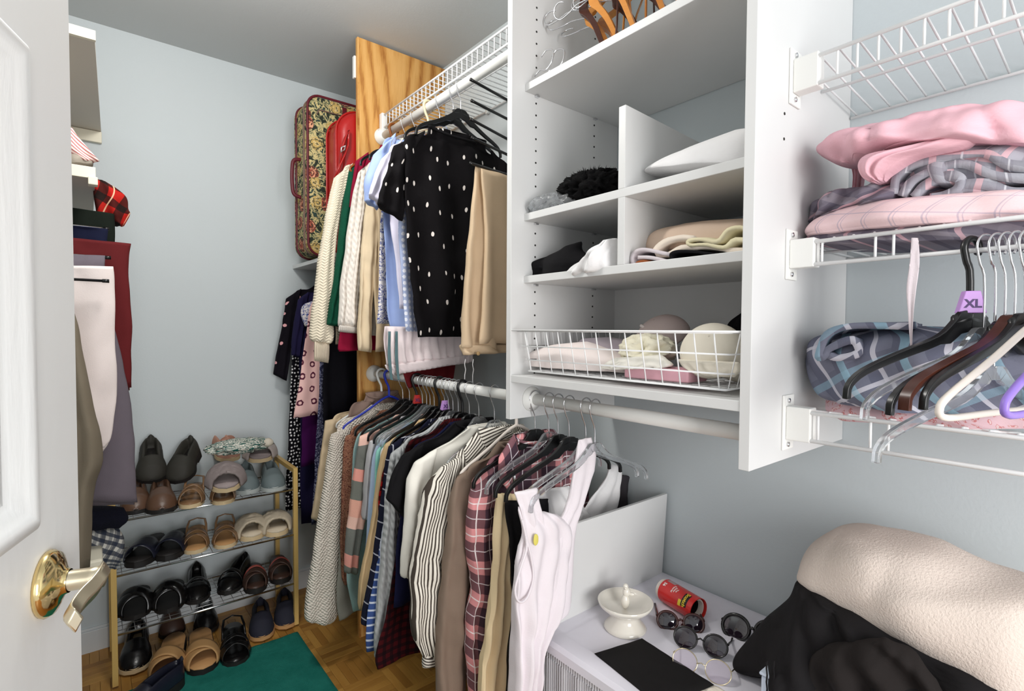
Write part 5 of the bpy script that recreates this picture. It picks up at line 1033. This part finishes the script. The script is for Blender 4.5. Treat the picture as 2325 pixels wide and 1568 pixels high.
hung('slate grey trousers with turned hem below the white ones', fab(C(106, 98, 106)), 1.80, [((60, 574), (238, 580), .016), ((60, 700), (244, 700), .016), ((60, 800), (275, 800), .018), ((60, 980), (303, 960), .02), ((60, 1060), (308, 1060), .02), ((60, 1145), (312, 1140), .02)], 4)
hung('pinkish white trousers folded over a bar, in front of the slate ones', fab(C(232, 220, 216), var=.02), 1.73, [((60, 602), (256, 605), .018), ((60, 640), (258, 640), .016), ((60, 760), (262, 760), .016), ((60, 900), (264, 880), .018), ((60, 1000), (255, 985), .018), ((60, 1035), (238, 1018), .014)], 5)
hung('olive taupe trousers hanging nearest behind the brass door lever', fab(C(126, 116, 100)), 1.66, [((60, 672), (162, 678), .016), ((60, 760), (182, 760), .02), ((60, 900), (206, 880), .024), ((60, 1020), (234, 1030), .026), ((60, 1120), (214, 1120), .026), ((60, 1290), (206, 1290), .026)], 6, fold=(.012, 2.5))
lrk = thing('trouser_rack', 'tiered black metal trouser rack on the left with capped bar ends', 'rack', (-.2, 1.8, 1.5))
for px, py, Y in ((248, 520, 1.93), (252, 585, 1.82), (248, 638, 1.70), (160, 678, 1.68)):
    p = P(px, py, y=Y-.018); b_ = MB().tube([(-.40, Y-.018, p.z+.001), (p.x-.014, Y-.018, p.z)], .0035, 8).build('bar', BLACKP if py > 600 else CHROME, lrk)
    MB().tube([(p.x-.014, Y-.018, p.z), (p.x, Y-.018, p.z)], .0048, 8).build('end_cap', BLACKP, b_)
MB().tube([(-.40, 1.60, 1.62), (-.40, 2.0, 1.62)], .006, 8).build('rail', CHROME, lrk)
for Y in (1.66, 1.70, 1.80, 1.91): MB().tube([(-.40, Y, 1.62), (-.40, Y, 1.3)], .004, 6).build('riser', CHROME, lrk)
# lower left: shelf end, beanie, knit scarf, red box
e3 = P(234, 1268, y=1.74)
l3 = thing('side_shelf', 'low white shelf end sticking out behind the brass lever', 'shelf', (-.2, 2.0, e3.z))
MB().box(-.449, e3.x, 1.74, 2.2, e3.z-.055, e3.z).build('panel', TANW, l3, False, .006)
tag(MB().blob((e3.x-.06, 1.86, P(250, 1215, y=1.86).z), .105, .08, .036, .25, 26, 3, 36, 24).build('beanie', fab(C(26, 27, 40), knit='rib')), 'dark navy folded knit hat between slate trousers and patterned scarf', 'hat') if False else None
M_nord = plaid('nordic_knit', C(206, 204, 196), [(1, .022, 0, .5, C(34, 42, 62), .85), (0, .016, 0, .5, C(60, 68, 84), .55), (0, .03, .5, .9, C(34, 42, 62), .6)], R(25))
cloth('beanie', 'dark navy knit hat folded just above the patterned knit scarf', 'hat', fab(C(24, 25, 38), knit='fuzz'), [((90, 1150), (280, 1152), .03), ((90, 1172), (290, 1176), .04), ((90, 1198), (270, 1198), .03)], (0, 1.88, 0), nz=(.010, 12), seed=41)
cloth('knit_scarf', 'blue and white nordic patterned knit scarf heaped at the shelf end', 'scarf', M_nord, [((90, 1198), (268, 1200), .03), ((90, 1230), (282, 1225), .05), ((90, 1262), (278, 1262), .05), ((200, 1290), (262, 1290), .03)], (0, 1.90, 0), nz=(.020, 14), fold=(.010, 3, 0), seed=42)
rx = P(178, 1430, y=1.98); REDB = plain('red_card', C(128, 22, 20), .35)
rbx = thing('red_box', 'dark red carton standing on the floor behind the door edge', 'box', (-.1, 2.05, 0))
MB().box(-.20, rx.x, 1.98, 2.10, .012, rx.z).build('carton', REDB, rbx, False, .002)
MB().box(rx.x-.03, rx.x-.002, 1.9785, 1.9805, .02, P(178, 1530, y=1.98).z).build('label', plain('paper_white', C(220, 214, 210), .6), rbx, False)
# ================================================================== SHOE RACK
GW = woodm('pale_gold_wood', C(224, 190, 120), C(206, 168, 96), C(206, 168, 96), 1, .4)
lf = P(262, 1560, z=0); rf = P(674, 1424, z=0); ry0 = (lf.y+rf.y)/2+.0; RXL, RXR = lf.x, rf.x; RYB = 2.64; TT = P(668, 1062, y=ry0).z
rk = thing('shoe_rack', 'four level shoe rack with pale wooden end frames and chrome wire shelves', 'rack', ((RXL+RXR)/2, ry0, 0))
for x_ in (RXL, RXR):
    for y_ in (ry0, RYB):
        b_ = MB().box(x_-.009, x_+.009, y_-.009, y_+.009, .012 if y_ < 2.5 else 0, TT); b_.uv = [(v[0]+v[1], v[2]) for v in b_.v]; b_.build('post', GW, rk, False, .001)
    b_ = MB().box(x_-.009, x_+.009, ry0+.009, RYB-.009, TT-.02, TT); b_.uv = [(v[0], v[1]) for v in b_.v]; b_.build('top_rail', GW, rk, False, .001)
TZ = [P(655, 1113, y=ry0).z, P(660, 1215, y=ry0).z, P(665, 1325, y=ry0).z]
print('tiers', TZ, TT, ry0, RXL, RXR)
for z in TZ:
    sh_ = MB().tube([(RXL+.009, ry0, z), (RXR-.009, ry0, z)], .0042, 8).build('front_bar', CHROME, rk)
    MB().tube([(RXL+.009, RYB, z), (RXR-.009, RYB, z)], .0042, 8).build('back_bar', CHROME, rk)
    g = MB()
    for k in range(17): x_ = RXL+.025+k*(RXR-RXL-.05)/16; g.tube([(x_, ry0, z+.003), (x_, RYB, z+.003)], .0012, 5)
    for k in range(7): y_ = ry0+.03+k*.036; g.tube([(RXL+.009, y_, z+.0015), (RXR-.009, y_, z+.0015)], .0012, 5)
    g.build('wire_mesh', metalm('dark_chrome', (.45, .45, .46, 1), .3), rk)['kind'] = 'stuff'
# ---- shoes
def wt(t, W=.044):
    pts = [(0, .010), (.04, .55), (.12, .84), (.25, 1.0), (.38, .95), (.52, .78), (.7, .74), (.85, .72), (.95, .52), (1, .18)]
    for (a, b), (c_, d) in zip(pts, pts[1:]):
        if t <= c_: f = (t-a)/(c_-a); f = f*f*(3-2*f) if False else f; return W*(b+(d-b)*f)
    return W*.18
def lift(t, heel): t2 = max(0, min(1, (t-.3)/.5)); return heel*t2*t2*(3-2*t2)
def sole(mb, L, W, th, heel=0, z0=0, grow=1.0):
    n = 26; top = []; 
    ts = [i/(n-1) for i in range(n)]
    ring = [(wt(t, W)*grow, t*L, t) for t in ts]+[(-wt(t, W)*grow, t*L, t) for t in ts[::-1]]
    k = len(ring); vs = [(x, y, z0+lift(t, heel)+th) for x, y, t in ring]+[(x*1.02, y, z0+lift(t, heel)*(0 if heel and t > .62 else 1)) for x, y, t in ring]
    fs = [(i, (i+1) % k, k+(i+1) % k, k+i) for i in range(k)]
    for i in range(n-1): fs += [(i, i+1, k-2-i, k-1-i), (k+i, 2*k-1-i, 2*k-2-i, k+i+1)]
    return mb.add(vs, fs)
def strap(mb, L, W, t0, t1, t2, t3, h, base, heel=0, nu=18, nv=6, puff=0, k=1.05):
    """band: left foot edge t0..t1, right foot edge t2..t3"""
    def fn(u, v):
        a = math.pi*u; tl = t0+(t1-t0)*v; tr = t2+(t3-t2)*v; t = tl+(tr-tl)*u
        return (-wt(t, W)*k*math.cos(a)*(1+puff*math.sin(math.pi*v)*.15), t*L, base+lift(t, heel)+h*math.sin(a)*(1+.25*t)*(1+puff*.25*math.sin(math.pi*v)))
    return mb.grid(fn, nu, nv)
def closed(mb, L, W, h, base, of=.45, heel=0, hh=None):
    hh = hh or h
    def fn(u, v):
        t = .004+.983*v**1.25; a = math.pi*u; w = wt(t, W)*1.03
        H_ = (min(1, (t+.01)/.20)**.5)*h*(.62+.38*min(1, t/.5)) if t < .5 else h+(hh-h)*min(1, (t-.5)/.4)
        o = max(0, min(1, (t-of)/.08)) if t < .93 else max(0, (.985-t)/.055)
        x = -w*math.cos(a); z = H_*math.sin(a)**.75
        m_ = math.sin(a)
        if m_ > .80:
            q_ = (m_-.80)/.20; z = z*(1-o)+o*(H_*.85*(1-min(1, q_*2.2))+.004); x = x*(1-o*.15)
        if t > .9: z = z*1.0
        return (x, t*L, base+lift(t, heel)+z-.004)
    return mb.grid(fn, 34, 34)
def solid(o, th=.0025):
    m_ = o.modifiers.new('thick', 'SOLIDIFY'); m_.thickness = th; m_.offset = 1; return o
def shoe(kind, label, U, S, tier, px, rot=-6, L=.24, W=.043, inner=None, group=None, lift_=0, tilt=0, rollx=0, flip=False):
    z = [0.013, TZ[2]+.005, TZ[1]+.005, TZ[0]+.005][tier] if not isinstance(tier, float) else tier
    t = thing('shoe', label, 'shoe', (0, 0, 0), group); inner = inner or S
    if kind == 'slide':
        sole(MB(), L, W, .018, .012).build('sole', S, t, 'auto'); sole(MB(), L, W, .004, .012, .0175, .93).build('insole', inner, t)
        solid(strap(MB(), L, W, .10, .46, .16, .52, .048, .014).build('strap', U, t))
    elif kind == 'cross':
        sole(MB(), L, W, .020, .012).build('sole', S, t, 'auto'); sole(MB(), L, W, .004, .012, .0195, .93).build('insole', inner, t)
        solid(strap(MB(), L, W, .08, .26, .22, .44, .046, .016).build('strap', U, t)); solid(strap(MB(), L, W, .30, .50, .08, .30, .052, .016).build('strap', U, t))
    elif kind == 'twist':
        sole(MB(), L, W, .016, .01).build('sole', S, t, 'auto')
        solid(strap(MB(), L, W, .06, .30, .26, .50, .050, .012, puff=1).build('strap', U, t), .005); solid(strap(MB(), L, W, .30, .52, .06, .28, .056, .012, puff=1).build('strap', U, t), .005)
    elif kind == 'strappy':
        sole(MB(), L, W, .014, .02).build('sole', S, t, 'auto'); sole(MB(), L, W, .003, .02, .0135, .93).build('insole', inner, t)
        for a in ((.10, .16, .24, .30), (.24, .30, .10, .16), (.30, .36, .42, .48), (.44, .50, .30, .36), (.18, .23, .18, .23)): solid(strap(MB(), L, W, *a, .046, .010, .02).build('strap', U, t), .002)
        MB().tube([(wt(.55, W), .55*L, .03), (wt(.7, W), .72*L, .055), (wt(.9, W), .93*L, .062), (0, L*1.0, .064), (-wt(.9, W), .93*L, .062), (-wt(.7, W), .72*L, .055), (-wt(.55, W), .55*L, .03)], .004, 8, flat=.5).build('heel_strap', U, t)
    elif kind == 'fuzzy':
        sole(MB(), L, W*1.08, .016, 0).build('sole', S, t, 'auto'); sole(MB(), L, W, .010, 0, .015, .95).build('insole', inner, t)
        def fz(u, v):
            a = math.pi*u; tt = .10+.42*v; n_ = noise.noise(Vector((u*14, v*10, px[0]*.1)))*.004+noise.noise(Vector((u*40, v*30, px[0]*.1)))*.0025
            r_ = 1.18+.12*math.sin(math.pi*v); hh_ = .052+.012*math.sin(math.pi*v)+n_
            return (-wt(tt, W)*r_*math.cos(a), tt*L, .012+hh_*math.sin(a)**.8)
        solid(MB().grid(fz, 40, 24).build('upper', U, t), .009)
    elif kind in ('closed', 'clog', 'loafer'):
        of = {'closed': .44, 'clog': .40, 'loafer': .36}[kind]; h = {'closed': .068, 'clog': .070, 'loafer': .052}[kind]
        sole(MB(), L, W*1.06, .014, .014 if kind != 'clog' else .006).build('sole', S, t, 'auto')
        solid(closed(MB(), L, W, h, .012, of, .014 if kind != 'clog' else .006, h*(.95 if kind != 'clog' else .7)).build('upper', U, t), .0025)
        sole(MB(), L*.98, W*.9, .004, .012, .014).build('insole', inner, t)
        if kind == 'loafer': solid(strap(MB(), L, W, .24, .32, .24, .32, .054, .013).build('strap', U, t), .003)
    p = P(px[0], px[1], z=z)
    t.scale = (1.16, 1.08, 1.1); t.location = (p.x, p.y, z+lift_); t.rotation_euler = (R(tilt), R(rollx), R(rot)); return t
LEA = lambda nm, c, r=.35: (lambda t: (t.color(c), t.bump(t.noise(t.uv(obj=True), 60, 3), .0012, .5), t.m)[2])(NT(nm, r, 0, .45))
BRNL = LEA('brown_leather', C(92, 66, 50)); OLV = LEA('olive_suede', C(46, 44, 38), .7); GOL = LEA('gold_leather', C(142, 108, 76), .22); TAN2 = LEA('tan_nubuck', C(188, 146, 96), .6); CORK = LEA('cork', C(198, 150, 98), .7)
BKL = LEA('black_leather', C(17, 16, 17), .25); NVL = LEA('navy_leather', C(28, 30, 44), .3); DSOL = plain('dark_sole', C(30, 27, 26), .6); BLSOL = plain('beige_sole', C(214, 190, 150), .6)
GRF = fab(C(176, 162, 160), knit='fuzz'); CRF = fab(C(240, 224, 198), knit='fuzz'); SLT = LEA('slate_canvas', C(104, 116, 118), .6); CHOC = LEA('choc_leather', C(66, 46, 38), .4); REDS = LEA('coral_strap', C(170, 80, 70), .4)
S = shoe
S('closed', 'left brown leather clog on the top tier of the shoe rack', BRNL, DSOL, 3, (308, 1168), -4, .20); S('closed', 'right brown leather clog on the top tier, next to gold sandals', BRNL, DSOL, 3, (368, 1166), -4, .20)
S('closed', 'left dark olive suede shoe resting behind the brown clogs', OLV, DSOL, 3, (345, 1140), -4, .18, .046, None, None, .075, 30); S('closed', 'right dark olive suede shoe leaning behind brown clog and gold sandal', OLV, DSOL, 3, (398, 1132), -30, .19, .046, None, None, .060, 26)
S('strappy', 'bronze strappy sandal on the top tier right of the brown clogs', GOL, BLSOL, 3, (430, 1155), -14, .22, .038, GOL); S('strappy', 'bronze strappy sandal under the grey fluffy slipper', GOL, BLSOL, 3, (508, 1146), -8, .22, .038, GOL)
S('fuzzy', 'grey fluffy slipper lying on the bronze sandal, top tier', GRF, BLSOL, 3, (515, 1150), -8, .20, .044, GRF, None, .055, 14)
S('closed', 'left slate blue canvas shoe on the top tier right end', SLT, plain('pale_sole', C(176, 182, 180), .5), 3, (562, 1122), -10, .21, .042); S('closed', 'right slate blue canvas shoe by the wooden end frame', SLT, bpy.data.materials['pale_sole'], 3, (625, 1116), -8, .21, .042)
S('fuzzy', 'white cuffed grey fluffy slipper stacked on the slate shoes', fab(C(206, 194, 188), knit='fuzz'), BLSOL, 3, (592, 1092), -12, .18, .044, GRF, None, .085, 8)
S('closed', 'pinkish tan moccasin stacked above the grey fluffy slipper', LEA('rosy_suede', C(190, 142, 122), .8), BLSOL, 3, (530, 1100), 14, .18, .040, None, None, .105, 10)
S('closed', 'rosy brown slipper stacked at the left of the slipper heap', LEA('rosy_suede2', C(170, 122, 104), .8), BLSOL, 3, (512, 1090), -16, .18, .040, None, None, .145, 6)
GK = floral('green_white_knit', [(0, C(40, 92, 84)), (.47, C(236, 232, 220)), (.55, C(60, 108, 98)), (.6, C(238, 232, 222))], 60)
b_ = tag(MB().blob(tuple(P(545, 1012, y=2.47)), .105, .05, .026, .5, 34, 9, 60, 36, ridge=True).build('knit_slipper', GK), 'green and white knitted slipper sock crowning the slipper heap', 'slipper')
MB().blob(tuple(P(608, 1004, y=2.45)), .022, .022, .019, .1, 40, 2).build('toe', fab(C(232, 222, 204), knit='fuzz'), b_)
S('slide', 'left navy leather slide on the second tier', NVL, DSOL, 2, (305, 1290), -22, .24, .044, DSOL); S('slide', 'right navy leather slide on the second tier', NVL, DSOL, 2, (375, 1275), -20, .24, .044, DSOL)
S('strappy', 'left gold cork strappy sandal in the middle of the second tier', GOL, BLSOL, 2, (443, 1258), -10, .22, .040, CORK); S('strappy', 'right gold cork strappy sandal beside the cream fluffy slippers', GOL, BLSOL, 2, (512, 1246), -10, .22, .040, CORK)
S('fuzzy', 'left cream fluffy slipper on the second tier', CRF, BLSOL, 2, (575, 1228), -6, .22, .042, CRF); S('fuzzy', 'right cream fluffy slipper next to the wooden end frame', CRF, BLSOL, 2, (632, 1218), -6, .22, .042, CRF)
S('twist', 'left black twisted strap slide on the third tier', BKL, DSOL, 1, (305, 1408), -8, .23, .045); S('twist', 'right black twisted strap slide on the third tier', BKL, DSOL, 1, (380, 1393), -12, .23, .045)
S('loafer', 'left black leather loafer in the middle of the third tier', BKL, DSOL, 1, (447, 1372), -8, .24, .040); S('loafer', 'right black leather loafer leaning in the third tier middle', BKL, DSOL, 1, (510, 1352), -30, .24, .040)
for lb, px in (('left brown sandal with coral strap on the third tier', (582, 1348)), ('right brown sandal with coral strap by the end frame, third tier', (640, 1326))):
    o = S('cross', lb, CHOC, DSOL, 1, px, -10, .22, .040, CHOC); solid(strap(MB(), .22, .04, .34, .40, .34, .40, .056, .016).build('strap', REDS, None), .002); 
    st_ = bpy.context.scene.collection.objects[-1]; st_.parent = o; st_['label'] = 'coral strap'
S('closed', 'black closed shoe on the floor at the left rack post', BKL, BLSOL, 0, (305, 1530), -6, .25, .046)
S('cross', 'left tan sandal with wide crossed straps standing on the rug edge', TAN2, DSOL, 0, (372, 1553), -14, .27, .050, CORK); S('cross', 'right tan sandal with wide crossed straps on the teal rug edge', TAN2, DSOL, 0, (462, 1532), -6, .27, .050, CORK)
S('closed', 'black shoe with heel strap standing behind the right tan sandal', BKL, DSOL, 0, (470, 1440), -6, .20, .040); S('strappy', 'left black woven strap sandal right of the tan pair', BKL, DSOL, 0, (537, 1512), -8, .25, .046, BKL)
S('clog', 'left navy cloth clog with cork sole, bottom right of the rack', LEA('navy_cloth', C(34, 34, 48), .8), CORK, 0, (595, 1455), -12, .24, .042); S('clog', 'right navy cloth clog with cork sole beside the end frame', bpy.data.materials['navy_cloth'], CORK, 0, (650, 1428), -14, .24, .042)
S('closed', 'brown leather shoe at the back of the floor level behind tan sandals', CHOC, DSOL, 0, (392, 1448), -4, .16, .040)
S('closed', 'navy shoe lying on the rug at the bottom left corner', NVL, DSOL, 0, (262, 1650), -58, .22, .044)

# ---- groups for the repeats
for o in [o for o in col.objects if o.parent is None and 'category' in o and 'group' not in o]:
    n = o.name.split('.')[0]; g_ = None; L_ = o.location
    if n == 'shoe': g_ = 'shoes on and around the shoe rack'
    elif n == 'clothes_hanger': g_ = 'hangers on the right wire shelf' if L_.y < .3 else ('hangers on the upper rod' if L_.z > 1.9 else ('hangers on the dress rod' if L_.z > 1.4 else 'hangers on the lower rod'))
    elif n in ('sweater', 'shirt', 'tee', 'blouse', 'cardigan', 'jacket', 'tank_top'): g_ = 'tops hung on the upper rod' if abs(L_.x-UX) < .01 else 'tops hung on the lower rod'
    elif n in ('dress', 'coat'): g_ = 'long clothes hung behind the oak board'
    elif n == 'trousers': g_ = 'trousers hung over bars'
    elif n == 'sunglasses': g_ = 'sunglasses on the dresser'
    elif n == 'wire_shelf': g_ = 'white wire shelves'
    elif n == 'flannel_sheet': g_ = 'flannel sheets piled on the wire shelf'
    elif n == 'lingerie': g_ = 'underwear in the wire basket'
    elif n == 'side_shelf': g_ = 'shelves on the left wall'
    elif n == 'bra': g_ = 'bras in the wire basket'
    if g_: o['group'] = g_
